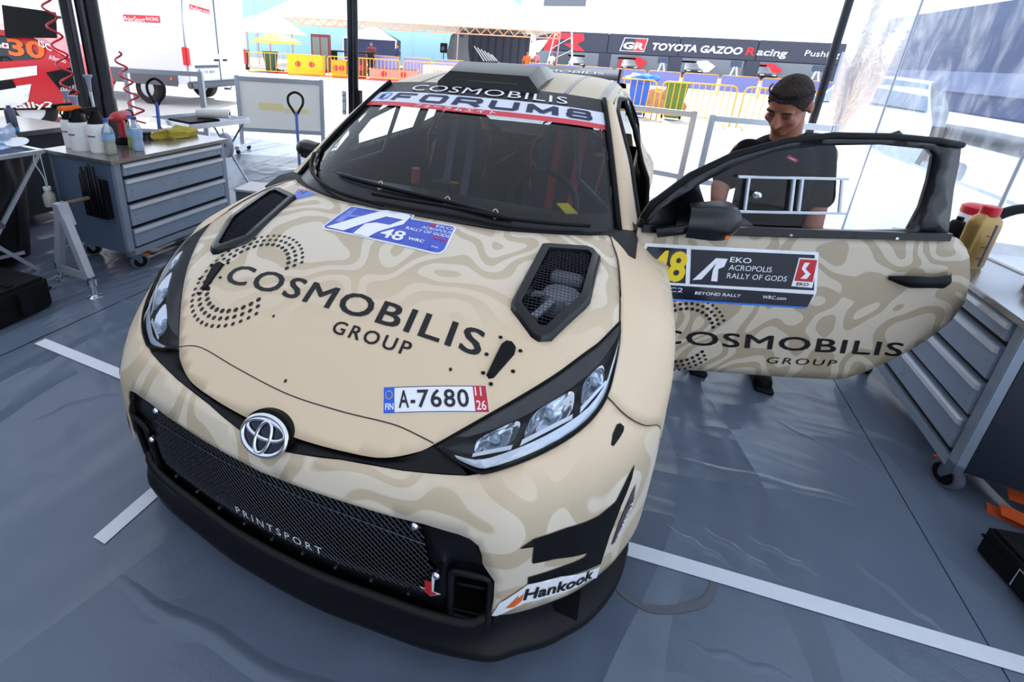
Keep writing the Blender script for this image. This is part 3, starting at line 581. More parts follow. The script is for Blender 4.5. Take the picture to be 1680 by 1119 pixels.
# ---- fenders
FS = [[front(q_of(x), z, .001) for x, z in ((.772, .766), (.822, .722), (.872, .68), (.915, .642), (.938, .55))],
      [(.78, -1.24, .822), (.84, -1.20, .79), (.895, -1.165, .755), (.937, -1.13, .71), (.945, -1.11, .624)],
      [(.778, -1.136, .859), (.84, -1.11, .842), (.90, -1.08, .812), (.94, -1.04, .765), (.948, -1.02, .663)],
      [(.766, -1.02, .90), (.83, -1.0, .875), (.895, -.98, .84), (.94, -.95, .79), (.948, -.93, .675)],
      [(.745, -.87, .935), (.815, -.85, .905), (.885, -.83, .865), (.937, -.80, .805), (.946, -.80, .65)],
      [(.708, -.70, .956), (.79, -.69, .93), (.87, -.67, .872), (.93, -.65, .81), (.94, -.64, .517)],
      [(.745, -.60, .955), (.805, -.59, .928), (.865, -.56, .858), (.93, -.54, .80), (.937, -.585, .34)],
      [(.78, -.50, .95), (.81, -.49, .90), (.835, -.47, .825), (.932, -.475, .795), (.93, -.47, .25)]]
for s in (1, -1):
    g = loft(FS, 36, 24); rows = [[(s*p[0], p[1], p[2]) for p in r] for r in g]
    fen = MB().grid(rows).build('front_fender', LF, car, True); md = fen.modifiers.new('s', 'SOLIDIFY'); md.thickness = .004; md.offset = 0
    fen['label'] = 'tan flared front fender'
    # seams to hood and bumper
    MB().tube([(s*p[0], p[1], p[2]+.001) for p in g[14:32, 0]][:20], .0016, 5).build('panel_seam', INK, fen)
    MB().tube([(s*p[0], p[1]-.001, p[2]+.001) for p in g[0]], .0016, 5).build('panel_seam', INK, fen)
    for cy in (-.93, 1.63):   # wheel housings
        MB().grid([[(s*x, cy+.355*math.cos(a), .33+.355*math.sin(a)) for a in np.linspace(0, math.pi, 20)] for x in (.60, .90)]).build('wheel_housing', MBK, car, True)
# ---- wheels
def wheel(x, y):
    s = 1 if x > 0 else -1
    w = MB().lathe([(.205, -.095), (.23, -.1), (.29, -.105), (.318, -.09), (.322, 0), (.318, .09), (.29, .105), (.23, .1), (.205, .095)], (x, y, .322), 36, 'x', False).build('wheel', RUB, car, 40)
    mb = MB().lathe([(.207, -.09), (.20, -.06), (.19, .06), (.207, .09)], (x, y, .322), 32, 'x', False).lathe([(.0, s*.075), (.05, s*.075), (.06, s*.05)], (x, y, .322), 16, 'x')
    for k in range(8):
        a = k*math.pi/4; mb.bar((x+s*.06, y, .322), (x+s*.075, y+.197*math.cos(a), .322+.197*math.sin(a)), .035, .02, (1, 0, 0))
    mb.build('rim', mat('rim_white', 'd9dbe0', .35), w, 30); MB().lathe([(.14, -.01), (.14, .01)], (x-s*.02, y, .322), 24, 'x').build('brake_disc', STEEL, w)
for x in (.80, -.80):
    for y in (-.93, 1.63): wheel(x, y)
# ---- glasshouse
WB = cr([(0, -.905, .965), (.19, -.898, .966), (.36, -.878, .967), (.536, -.805, .966), (.66, -.71, .96), (.735, -.63, .952)], 25)
WT = cr([(0, -.065, 1.398), (.2, -.062, 1.397), (.4, -.055, 1.389), (.569, -.04, 1.375)], 25)
def glassp(s, t, o=0.0):
    a = abs(s)*24; k = min(23, int(a)); u = a-k; A = WB[k]*(1-u)+WB[k+1]*u; B = WT[k]*(1-u)+WT[k+1]*u
    n = np.array([0, -.52, .85]); c = A*(1-t)+B*t+n*(.03*4*t*(1-t)*(1-.35*s*s)+o); return (math.copysign(c[0], s) if s else 0, c[1], c[2])
WG = glass('windscreen_glass', (.72, .80, .86), 1.5, .015)
S_ = np.linspace(-1, 1, 41); T_ = np.linspace(0, 1, 15)
ws = MB().grid([[glassp(s, t) for s in S_] for t in T_]).build('windscreen', WG, car, True); ws['label'] = 'raked windscreen with sponsor sun strip'
def wband(name, poly, m, o): return panel(name, poly, lambda s, t: glassp(s, t, o), m, ws, step=.035)
frit = mat('frit', '0b0c10', .3)
wband('frit_band', [(-1, 0), (1, 0), (1, .17), (.9, .105), (.6, .095), (0, .09), (-.6, .095), (-.9, .105), (-1, .17)], frit, .0012); wband('frit_band', [(-1, .0), (-1, 1), (-.955, 1), (-.955, 0)], frit, .0014); wband('frit_band', [(.93, .0), (.955, 1), (1, 1), (1, 0)], frit, .0014)
wband('sun_strip', [(-1, .855), (1, .855), (1, 1), (-1, 1)], frit, .003); wband('sun_strip', [(-1, .735), (1, .735), (1, .86), (-1, .86)], mat('strip_white', 'e3e6f4', .4), .0045); wband('sun_strip', [(-1, .695), (1, .695), (1, .74), (-1, .74)], mat('strip_red', 'd83a48', .4), .0058)
wt = lambda s, t: glassp(s, t, .0075)
block_letters('strip_lettering', 'FORUM8', -.70, .86, .754, .09, .045, .021, lambda s, t, o: glassp(s, t, .0068+o), NAVY, ws)
lettering('strip_lettering', [('COSMOBILIS', (-.62, .882), (.66, .882), (0, .07), dict(sp=1.08, maxe=.06))], wt, WINK, ws); lettering('strip_lettering', [('フォーラムエイト', (-.42, .705), (.18, .705), (0, .026), dict(off=.01, sp=1.3, maxe=.06))], wt, WINK, ws)
wband('strip_cube', [(-.90, .775), (-.82, .76), (-.76, .775), (-.76, .835), (-.82, .85), (-.90, .83)], mat('cube_blue', '3f8fe0', .4), .006); wband('strip_cube', [(-.885, .785), (-.84, .775), (-.84, .825), (-.885, .82)], NAVY, .0068); lettering('strip_cube', [('8', (-.825, .778), (-.775, .782), (0, .05), dict(off=.03, maxe=.06))], wt, WINK, ws)
# cowl panel and wipers
MB().grid([[tuple(p+np.array([0, .0, .004])) for p in np.concatenate([WB[::-1]*[-1, 1, 1], WB[1:]])], [hood3(*p, -.012) for p in np.concatenate([cr(HR[::-1]+[(.708, -.70)], 25)[::-1]*[-1, 1], cr(HR[::-1]+[(.708, -.70)], 25)[1:]])]]).build('cowl', MBK, car)
def wiper(pts, blade, ties):
    w = MB().tube([glassp(s, t, .03) for s, t in cr(pts, 14)], .0075, 6).build('wiper', MBK, car, True)
    b = MB().tube([glassp(s, t, .014) for s, t in cr(blade, 14)], [.004]+[.010]*12+[.004], 6).build('wiper_blade', BLK, w, True)
    for k in ties:
        s, t = cr(blade, 14)[k]; MB().tube([glassp(s+.012*math.cos(a), t+.014*math.sin(a), .016+.012*math.sin(a)) for a in np.linspace(0, 6.28, 9)], .0022, 5).build('cable_tie', mat('tie_cream', 'd9cbb0', .5), w)
wiper([(-.98, .16), (-.75, .08), (-.45, .02), (-.12, .0)], [(-.985, .22), (-.86, .15), (-.72, .09), (-.62, .055)], (4, 8, 12))
wiper([(-.2, .045), (.15, .05), (.45, .03), (.75, .01)], [(-.5, .12), (-.25, .11), (.1, .09), (.42, .05)], (5, 9, 12))
# roof
RF = [[(0, -.065, 1.398), (.2, -.062, 1.397), (.4, -.055, 1.389), (.55, -.042, 1.377), (.605, -.02, 1.352)], [(0, .4, 1.447), (.2, .4, 1.446), (.4, .4, 1.436), (.55, .4, 1.415), (.605, .4, 1.382)], [(0, .95, 1.455), (.2, .95, 1.453), (.4, .95, 1.443), (.54, .95, 1.42), (.60, .95, 1.385)], [(0, 1.68, 1.418), (.2, 1.68, 1.416), (.4, 1.67, 1.405), (.52, 1.66, 1.385), (.575, 1.64, 1.35)]]
rg = loft(RF, 24, 14); roofrows = [[(-p[0], p[1], p[2]) for p in r[::-1][:-1]]+[tuple(p) for p in r] for r in rg]
roof = MB().grid(roofrows).build('roof', mat('roof_tan', 'b39f80', .42), car, True)
def roofz(x, y):
    i = min(22, max(0, int(np.searchsorted(rg[:, 0, 1], y)-1))); u = (y-rg[i, 0, 1])/(rg[i+1, 0, 1]-rg[i, 0, 1]); r = rg[i]*(1-u)+rg[i+1]*u; return float(np.interp(abs(x), r[:, 0], r[:, 2]))
for x0, x1 in ((-.395, -.375), (.375, .395), (.545, .575)):
    MB().grid([[(x, y, roofz(x, y)+.002) for y in np.linspace(-.04, 1.5, 16)] for x in (x0, x1)]).build('roof_stripe', mat('stripe_dark', '4d4a48', .35), roof)
# roof scoop
sc = [[(-.26, -.10, 1.385), (-.26, -.10, 1.408), (-.205, -.075, 1.462), (.205, -.075, 1.462), (.26, -.10, 1.408), (.26, -.10, 1.385)], [(-.265, .12, 1.40), (-.265, .10, 1.44), (-.215, .09, 1.51), (.215, .09, 1.51), (.265, .10, 1.44), (.265, .12, 1.40)], [(-.25, .42, 1.43), (-.25, .42, 1.445), (-.2, .42, 1.50), (.2, .42, 1.50), (.25, .42, 1.445), (.25, .42, 1.43)], [(-.22, .7, 1.44), (-.22, .7, 1.445), (-.17, .7, 1.462), (.17, .7, 1.462), (.22, .7, 1.445), (.22, .7, 1.44)]]
mb = MB().grid(sc); mb.add(sc[0], [(0, 1, 2, 3, 4, 5)]); scoop = mb.build('roof_scoop', mat('scoop_black', '0f1013', .34), car, 25); scoop['label'] = 'glossy black roof air scoop'
MB().box((-.16, -.093, 1.42), (.16, -.085, 1.424)).build('scoop_slot', STEEL, scoop)
# side body
def Xs(y, z):
    b = float(np.interp(z, [.15, .3, .5, .7, .84, .95, 1.15, 1.38], [.83, .86, .875, .875, .855, .80, .725, .602]))
    k = max(0, min(1, (.92-z)/.12)); b += .05*k*math.exp(-((y-1.63)/.36)**2)
    if y > 1.5: b *= 1-.13*((y-1.5)/.55)**2
    return b
def arch(cy, a0, a1, n=14): return [(cy+.35*math.cos(math.radians(a)), .33+.35*math.sin(math.radians(a))) for a in np.linspace(a0, a1, n)]
topl = [(1.98, .95), (1.9, 1.1), (1.78, 1.27), (1.66, 1.345), (.95, 1.383), (.4, 1.38), (-.02, 1.352), (-.3, 1.16), (-.6, .955)]
bodyl = [(-.47, .20)]+[(1.26, .20)]+arch(1.63, 195, -15)+[(2.04, .25), (2.06, .6), (2.03, .8)]+topl+[(-.5, .94), (-.47, .8)]
DW = [(-.36, 1.0), (.70, 1.01), (.71, 1.29), (.55, 1.315), (.3, 1.315), (.05, 1.28), (-.12, 1.2)]; QW = [(.84, 1.03), (1.42, 1.1), (1.38, 1.27), (1.2, 1.305), (.84, 1.315)]
side = panel('body_side', bodyl, lambda y, z: (-Xs(y, z), y, z), LD, car, holes=[DW, QW], step=.05, thick=.006, flip=True)
for w in (DW, QW): panel('side_window', w, lambda y, z: (-Xs(y, z)+.008, y, z), glass('side_glass', (.85, .9, .95), 1.45), side, step=.1); MB().tube([(-Xs(*p)-.002, *p) for p in seg(w, .06)], .008, 6, True).build('window_seal', MBK, side, True)
MB().tube([(-Xs(y, z)-.001, y, z) for y, z in [(.79, 1.36), (.8, .95), (.79, .6), (.7, .33), (-.4, .28)]], .002, 5).build('door_seam', INK, side)
bodyr = [(-.47, .20)]+[(1.26, .20)]+arch(1.63, 195, -15)+[(2.04, .25), (2.06, .6), (2.03, .8)]+topl+[(-.5, .94), (-.47, .8)]
DO = [(-.40, .34), (.55, .34), (.72, .45), (.79, .7), (.78, .95), (.75, 1.33), (.4, 1.352), (-.02, 1.32), (-.3, 1.13), (-.47, .97), (-.45, .6)]
sider = panel('body_side', bodyr, lambda y, z: (Xs(y, z), y, z), LD, car, holes=[DO, QW], step=.05, thick=.006)
panel('side_window', QW, lambda y, z: (Xs(y, z)-.008, y, z), MATS['side_glass'], sider, step=.1); MB().tube([(Xs(*p)+.002, *p) for p in seg(QW, .06)], .008, 6, True).build('window_seal', MBK, sider, True)
MB().tube([(Xs(*p), *p) for p in seg(DO, .06)], .014, 6, True).build('door_seal', RUB, sider, True)
# A pillars
for s in (1, -1):
    ga = [np.array(glassp(1, t)) for t in np.linspace(0, 1, 12)]; sa = [np.array((Xs(y, z), y, z)) for y, z in cr([(-.6, .955), (-.3, 1.16), (-.02, 1.352)], 12)]
    rows = [[tuple(p*[s, 1, 1]+np.array([0, 0, .0])) for p in ga], [tuple((a+np.array([.012, -.004, .008]))*[s, 1, 1]) for a in ga], [tuple(((a+b)/2+np.array([.012, -.012, .008]))*[s, 1, 1]) for a, b in zip(ga, sa)], [tuple(b*[s, 1, 1]) for b in sa]]
    pil = MB().grid(rows).build('windscreen_pillar', TAN, car, True); MB().tube([tuple((a+np.array([-.002, -.008, .008]))*[s, 1, 1]) for a in ga], .011, 6).build('pillar_seal', MBK, pil, True)
for s in (1, -1): panel('door_trim' if s < 0 else 'sill_trim', [(-.42, .25), (1.2, .25), (1.2, .95), (.8, .985), (-.42, .985)] if s < 0 else [(.82, .25), (1.2, .25), (1.2, .95), (.82, .95)], lambda y, z: (s*(Xs(y, z)-.03), y, z), MBK, car, step=.15)
# tailgate, floor, bonnet bulkhead
hx = lambda y, z: Xs(y, z)
TG = [(1.68, 1.40), (1.80, 1.27), (1.92, 1.10), (1.99, .95), (2.05, .8), (2.08, .6), (2.05, .25)]
rowsT = [[(u*(Xs(y, min(z, 1.35))*.985), y+.03*(1-u*u), z-(.02*u*u if z > 1.2 else 0)) for u in np.linspace(-1, 1, 13)] for y, z in TG]
MB().grid(rowsT[3:]).build('tailgate', TAN, car, True); MB().grid(rowsT[:4]).build('rear_window', glass('rear_glass', (.35, .4, .45), 1.5), car, True)
MB().box((-.76, 1.28, .17), (.76, 1.30, .96)).build('cabin_light_block', MBK, car); MB().box((-.80, -1.5, .17), (.80, 2.0, .19)).build('floor_pan', MBK, car)  # upright black sheet behind the seats is added to block light in the cabin
mb = MB().grid([[(x, -.60, .25), (x, -.62, .6), (x, -.80, .93)] for x in (-.80, 0, .80)]); mb.grid([[(x, -.80, .93), (x, -.70, .96), (x*.97, -.55, .965), (x*.97, -.45, .93), (x*.97, -.42, .75), (x*.97, -.50, .62)] for x in np.linspace(-.80, .80, 9)])
mb.build('dashboard', mat('dash_black', '121318', .6), car, 40)
# roll cage, seats, steering wheel
cg = MB()
for s in (1, -1):
    cg.tube([(s*.73, -.5, .3), (s*.72, -.48, .93), (s*.60, -.10, 1.27), (s*.56, .05, 1.335), (s*.55, .7, 1.37), (s*.55, 1.0, 1.36)], .021, 8); cg.tube([(s*.75, .82, .2), (s*.70, .82, .95), (s*.56, .82, 1.35)], .021, 8); cg.tube([(s*.56, .85, 1.34), (s*.52, 1.65, .75)], .02, 8); cg.tube([(s*.70, -.44, .95), (s*.52, -.2, 1.02), (s*.45, -.12, 1.33)], .012, 6)
    cg.tube([(s*.64, -.2, 1.18), (s*.35, -.12, 1.345)], .014, 6)
cg.tube([(-.56, .03, 1.335), (.56, .03, 1.335)], .021, 8); cg.tube([(-.56, .82, 1.35), (.56, .82, 1.35)], .021, 8); cg.tube([(-.72, .82, .35), (.56, .82, 1.34)], .02, 8); cg.tube([(.72, .82, .35), (-.56, .82, 1.34)], .02, 8); cg.tube([(-.72, .82, .95), (.72, .82, .95)], .02, 8); cg.tube([(-.5, .05, 1.345), (.5, .8, 1.36)], .018, 8); cg.tube([(.5, .05, 1.345), (-.5, .8, 1.36)], .018, 8); cg.tube([(-.72, -.47, .90), (.72, -.47, .90)], .02, 8)
cg.build('roll_cage', mat('cage_grey', '2a2c33', .35), car, True)
for s in (1, -1):
    cx = .36*s; seat = MB().grid([[(cx+x, y+.10*abs(x/.24)**3*f, z) for x in np.linspace(-.24, .24, 9)] for y, z, f in ((.05, .42, -1), (.40, .36, -1), (.50, .42, -1), (.58, .62, -1), (.62, .8, -1.3))]).build('seat', mat('seat_black', '1a1b20', .7), car, True)
    MB().grid(loft([[(cx+x*.19, .62+.02*(1-abs(x))-.10*abs(x)**3, .8) for x in (-1, -.5, 0, .5, 1)], [(cx+x*.17, .66-.10*abs(x)**3, 1.0) for x in (-1, -.5, 0, .5, 1)], [(cx+x*.15, .69-.16*abs(x)**3, 1.12) for x in (-1, -.5, 0, .5, 1)], [(cx+x*.10, .70-.05*abs(x)**3, 1.2) for x in (-1, -.5, 0, .5, 1)]], 10, 12)).build('seat_back', MATS['seat_black'], seat, True)
    for e in (-1, 1): MB().tube([(cx+e*.20, .50, .75), (cx+e*.225, .53, 1.0), (cx+e*.17, .58, 1.16), (cx+e*.10, .62, 1.2)], .006, 6).build('seat_piping', mat('piping_red', '9a2530', .5), seat)
    for e in (-1, 1): MB().bar((cx+e*.07, .50, .6), (cx+e*.07, .64, 1.12), .05, .006, (0, 1, 0)).build('harness', mat('harness_grey', '70757f', .7) if s < 0 else mat('harness_red', 'a0202a', .7), seat)
MB().tube([(.36+.165*math.cos(a), -.18+.06*math.sin(a), .86+.155*math.sin(a)) for a in np.linspace(0, 2*math.pi, 28)[:-1]], .016, 8, True).build('steering_wheel', MBK, car, True)
MB().box((-.1, -.55, .93), (.02, -.47, 1.0), .008).build('dash_display', MBK, car); MB().bar((.02, -.5, 1.0), (.05, -.6, 1.03), .03, .003).build('tape_tag', YEL, car); MB().bar((.5, -.52, .99), (.55, -.6, .98), .05, .004).build('tape_tag', YEL, car); MB().lathe([(.02, 0), (.02, .07)], (-.18, -.5, .97), 10).build('switch_pod', mat('pod_orange', 'b04a2c', .5), car)
# rear wing
wg = MB().grid([[(x, y, z) for x in np.linspace(-.545, .545, 5)] for y, z in ((1.62, 1.405), (1.66, 1.43), (1.78, 1.452), (1.92, 1.475), (1.92, 1.465), (1.78, 1.437), (1.64, 1.40))]).build('rear_wing', mat('wing_black', '1a1b20', .3), car, 40); wg['label'] = 'black rear roof wing'
for s in (1, -1): MB().box((s*.545-.008, 1.55, 1.32), (s*.545+.008, 1.95, 1.49), .004).build('wing_endplate', MATS['wing_black'], wg)
lettering('wing_lettering', [('COSMOBILIS', (-.30, 1.68), (.42, 1.68), (0, .085))], lambda x, y: (x, y, float(np.interp(y, [1.62, 1.66, 1.78, 1.92], [1.405, 1.43, 1.452, 1.475]))+.003), WINK, wg)
# far side mirror
def mirror(parent, M_):
    m = MB().grid(loft([[(-.02, -.08, -.05), (.10, -.09, -.055), (.17, -.06, -.05), (.19, 0, -.035)], [(-.03, -.10, .0), (.10, -.12, .0), (.19, -.08, .005), (.215, 0, .0)], [(-.02, -.08, .06), (.10, -.10, .07), (.18, -.07, .065), (.2, 0, .05)], [(0, -.02, .075), (.1, -.02, .09), (.17, -.01, .085), (.19, 0, .06)]], 14, 14)).grid([[(x, .005, z) for x in np.linspace(-.02, .2, 4)] for z in (-.045, .07)]).tube([(-.10, -.01, -.06), (-.02, -.05, -.03), (.05, -.05, 0)], [.022, .02, .016], 8).xf(M_).build('wing_mirror', CARB, parent, 50)
    MB().lathe([(.009, 0), (.009, .004)], (0, 0, 0), 10, 'y').xf(M_ @ Matrix.Translation((.125, -.112, -.03)) @ Matrix.Rotation(math.pi, 4, 'Z')).build('mirror_marker', ORG, m); return m
mirror(car, Matrix.Translation((-.80, -.38, 1.02)) @ Matrix.Scale(-1, 4, (1, 0, 0)) @ Matrix.Scale(.62, 4))
# ---- open driver door
DA = Vector((.803, -.63, 0)); DU_ = Vector((.91877, .39480, 0)); DN = Vector((.39480, -.91877, 0))
def dp(s, z, o=0.0):
    bul = .022*max(0, 1-((z-.68)/.34)**2) if z < 1.0 else -.03*(z-1.0)/.35
    p = DA+DU_*s+DN*(o+bul); return (p.x, p.y, z)
DP = [(-.01, .984), (.3, .968), (.578, .971), (.928, .978), (1.17, .996), (1.20, .995), (1.222, .982), (1.25, .955), (1.274, .92), (1.304, .84), (1.323, .737), (1.302, .65), (1.241, .556), (1.154, .462), (1.051, .379), (.99, .347), (.95, .338), (.754, .343), (.548, .353), (.341, .363), (.1, .37), (0, .40), (-.03, .6)]
door = panel('door', DP, dp, LD, car, step=.05, thick=.004); door['label'] = 'open driver door with black window frame'
MB().grid([[(lambda p: (p[0]-DN.x*.055, p[1]-DN.y*.055, p[2]))(dp(s, z, 0)) for s in np.linspace(.02, 1.2, 8)] for z in (.40, .6, .8, .96)]).build('door_inner', MBK, door)
ed = [dp(*p, 0) for p in DP]; MB().grid([ed+ed[:1], [(p[0]-DN.x*.055, p[1]-DN.y*.055, p[2]) for p in ed+ed[:1]]]).build('door_edge', CARB, door)
FO = [(-.01, .985), (-.001, 1.017), (.028, 1.075), (.153, 1.188), (.29, 1.265), (.462, 1.321), (.625, 1.348), (.837, 1.354), (1.013, 1.347), (1.102, 1.336), (1.115, 1.269), (1.125, 1.181), (1.143, 1.091), (1.16, 1.0), (.928, .978), (.578, .971), (.3, .968)]
FI = [(.184, 1.151), (.301, 1.222), (.432, 1.281), (.594, 1.31), (.806, 1.324), (1.0, 1.315), (1.03, 1.292), (1.04, 1.2), (1.04, 1.103), (1.02, 1.018), (.831, 1.006), (.557, 1.003), (.30, 1.003), (.187, 1.105)]
fr = panel('window_frame', FO, lambda s, z: dp(s, z, .006), CARB, door, holes=[FI], step=.05, thick=.03)
panel('window_glass', FI, lambda s, z: dp(s, z, -.004), glass('door_glass', (.93, .96, 1), 1.4), door, step=.15)
MB().tube([dp(*p, .008) for p in FO[1:10]], .012, 8).build('frame_edge', MBK, door, True); MB().bar(dp(0, .985, .014), dp(1.16, 1.0, .014), .012, .03).build('belt_moulding', CARB, door)
for s, z in ((.55, .985), (.95, .99)): MB().lathe([(.005, 0), (.005, .006)], dp(s, z, .022), 8, 'y').build('rivet', CHR, door)
panel('quarter_gusset', [(.02, 1.0), (.06, 1.06), (.184, 1.151), (.2, 1.12), (.26, 1.003)], lambda s, z: dp(s, z, .008), CARB, door, step=.08)
slm = mat('clear_acrylic', 'c9d0da', .2, .2)
for a, b in (((.32, 1.187), (.722, 1.197)), ((.335, 1.06), (.748, 1.07)), ((.525, 1.19), (.54, 1.066)), ((.70, 1.195), (.722, 1.07)), ((.36, 1.186), (.37, 1.062)), ((.555, 1.19), (.57, 1.066))): MB().bar(dp(*a, .008), dp(*b, .008), .008, .008, DN).build('slider_rail', slm, door)
MB().lathe([(.013, 0), (.013, .008), (.006, .012)], (0, 0, 0), 10, 'y').xf(Matrix.Translation(dp(.40, 1.125, .012)) @ Matrix.Rotation(math.pi, 4, 'Z')).build('slider_knob', CHR, door)
_dm = Matrix((( DU_.x, -DN.x, 0, 0), (DU_.y, -DN.y, 0, 0), (0, 0, 1, 0), (0, 0, 0, 1)))
mirror(door, Matrix.Translation(dp(.135, 1.03, .03)) @ _dm @ Matrix.Scale(.88, 4))
hd = MB().grid(loft([[(0, 0, 0), (.06, -.03, -.020), (.14, -.036, -.020), (.20, -.03, -.024), (.237, 0, -.018)], [(0, -.002, .006), (.06, -.042, .004), (.14, -.048, .004), (.20, -.042, .004), (.24, -.002, .004)], [(0, 0, .014), (.06, -.03, .028), (.14, -.036, .026), (.20, -.03, .032), (.237, 0, .026)]], 8, 16)).xf(Matrix.Translation(dp(.978, .822, .004)) @ _dm @ Matrix.Rotation(math.radians(-3), 4, 'Y')).build('door_handle', MBK, door, True)
panel('handle_cup', circle((1.085, .828), .043, 20), lambda s, z: dp(s, z, .0012), mat('cup_tan_shaded', 'a3937a', .45), door, step=.04)  # flat disc; the shade of the recess is painted in as a darker tan
dd = lambda o: (lambda s, z: dp(s, z, o))
DB = [(.026, .925), (.686, .917), (.722, .752), (.705, .686), (.0, .705), (.0, .8)]
panel('number_panel', DB, dd(.0014), WINK, door, step=.08)['label'] = 'black and white event panel with yellow 48'
for pl in ([(.035, .912), (.183, .909), (.205, .77), (.02, .775), (.02, .85)], [(.2, .908), (.673, .906), (.709, .762), (.222, .769)], [(.02, .765), (.714, .745), (.705, .69), (.0, .708)]): panel('number_field', pl, dd(.0022), mat('panel_black', '20222e', .4), door, step=.08)
panel('number_edge', [(.0, .708), (.705, .69), (.7, .683), (0, .70)], dd(.0024), mat('edge_blue', '2f7be0', .4), door, step=.1)
lettering('number_text', [('48', (.055, .783), (.195, .782), (0, .11), dict(off=.035, maxe=.1))], dd(.003), YEL, door)
panel('number_emblem', [(.228, .786), (.30, .878), (.345, .877), (.338, .845), (.318, .835), (.325, .784), (.3, .785), (.298, .83), (.305, .858), (.262, .79)], dd(.003), WINK, door, step=.08)
lettering('number_text', [('EKO', (.355, .865), (.437, .863), (0, .02), dict(maxe=.1, off=.01)), ('ACROPOLIS', (.357, .833), (.523, .83), (0, .021), dict(maxe=.1)), ('RALLY OF GODS', (.357, .80), (.59, .795), (0, .021), dict(maxe=.1)), ('BEYOND RALLY', (.25, .727), (.43, .722), (0, .012), dict(maxe=.1, off=.01)), ('WRC.com', (.515, .72), (.61, .717), (0, .014), dict(maxe=.1, off=.01)), ('RC2', (.12, .735), (.20, .733), (0, .018), dict(maxe=.1))], dd(.003), WINK, door)
panel('number_badge', [(.615, .777), (.698, .773), (.69, .892), (.615, .893)], dd(.003), WINK, door, step=.08); panel('number_badge', [(.62, .80), (.692, .797), (.686, .887), (.62, .888)], dd(.0036), RED, door, step=.08); panel('number_badge', [(.64, .81), (.665, .81), (.675, .83), (.65, .85), (.66, .875), (.64, .875), (.635, .85), (.655, .83)], dd(.0042), WINK, door, step=.08)
lettering('number_badge', [('EKO', (.632, .782), (.68, .78), (0, .012), dict(off=.02))], dd(.0042), INK, door)
lettering('door_lettering', [('COSMOBILIS', (.14, .498), (1.165, .474), (-.012, .064), dict(off=-.004, sp=1.08, maxe=.1, bold=.005)), ('GROUP', (.625, .416), (.918, .412), (0, .032), dict(sp=1.25, maxe=.1))], dd(.0022), INK, door, 'black sponsor lettering along the door')
dotring((.24, .535), .128, .0225, 22, 326, dd(.002)).build('dotted_ring', INK, door)
# ================================================================== TOOL CABINETS
zinc = mat('zinc_sheet', '93a1b4', .38, .35, noise=(14, .10)); zinc2 = mat('zinc_frame', '8f9baa', .4, .4, noise=(20, .08)); zinc_shaded = mat('cabinet_side_shaded', '1f2835', .4, .2); pull = mat('pull_strip', 'd9dee6', .3, .5); top_m = mat('steel_top', 'a9a6a6', .22, .85, noise=(6, .06))  # side panel sheet has shade put into its colour, hence near black
def cabinet(name, label, loc, rz, L, D, hs, Ht=.8, side=None):
    t = thing(name, label, 'tool cabinet', loc, rz); z0 = .15; p = .045
    mb = MB().box((p, .012, z0), (L-p, D, Ht-.03)); mb.build('carcass', MBK, t)
    for x in (0, L-p):
        MB().box((x, -.004, z0-.02), (x+p, .03, Ht-.025), .003).build('post', zinc2, t); MB().box((x, D-.03, z0-.02), (x+p, D, Ht-.025)).build('post', zinc2, t)
    MB().box((0, -.004, z0-.02), (L, .03, z0+.025), .003).build('base_rail', zinc2, t)
    for x in (-.0005, L-.003): MB().box((x, .03, z0), (x+.0035, D-.03, Ht-.03)).build('side_panel', side or zinc_shaded, t)
    MB().box((-.025, -.025, Ht-.025), (L+.025, D+.02, Ht), .003).build('worktop', top_m, t)
    z = Ht-.03
    for h in hs:
        d = MB().box((p+.006, -.010, z-h+.02), (L-p-.006, .02, z-.006), .003).build('drawer', zinc, t)
        MB().prism([(-.012, z-.008), (-.024, z-.012), (-.026, z-.03), (-.010, z-.034)], p+.006, L-p-.006, 'yz').build('drawer_pull', pull, d)
        for x in (p+.04, (L)/2, (L)/2+.02, L-p-.04):
            for k in (.4, .6): MB().lathe([(.0045, 0), (.003, .004)], (0, 0, 0), 8, 'y').xf(Matrix.Translation((x, -.0095, z-h*k-.01)) @ Matrix.Rotation(math.pi, 4, 'Z')).build('rivet', STEEL, d)
        z -= h
    for x in (.08, L-.08):
        for y in (.06, D-.08): caster(t, x, y, z0-.02, -25 if x < L/2 else 200)
    return t
def caster(t, x, y, zt, a, r=.055):
    M_ = Matrix.Translation((x, y, 0)) @ Matrix.Rotation(math.radians(a), 4, 'Z')
    f = MB().box((-.045, -.04, zt-.006), (.045, .04, zt)).prism([(-.03, zt-.005), (.03, zt-.005), (.035, .06), (.028, r-.01), (.015, r-.01)], -.03, -.026, 'xz').prism([(-.03, zt-.005), (.03, zt-.005), (.035, .06), (.028, r-.01), (.015, r-.01)], .026, .03, 'xz').xf(M_).build('caster', STEEL, t, 30)
    MB().lathe([(.012, -.018), (r-.006, -.02), (r, -.014), (r, .014), (r-.006, .02), (.012, .018)], (.022, 0, r), 22, 'y').xf(M_).build('caster_wheel', mat('caster_grey', '5b6472', .6), f, 40); MB().lathe([(.0, -.0215), (r-.014, -.0215), (r-.014, .0215), (0, .0215)], (.022, 0, r), 18, 'y').xf(M_).build('caster_hub', MBK, f)
    MB().bar((.03, 0, r+.055), (.08, 0, r+.035), .035, .008).xf(M_).build('brake_lever', mat('lever_orange', 'd96a2a', .5), f)
cabR = cabinet('tool_cabinet', 'grey steel drawer cabinet on casters beside the open car door', (2.09, .62, 0), -91.5, 1.0, .62, (.10, .16, .16, .16), .8)
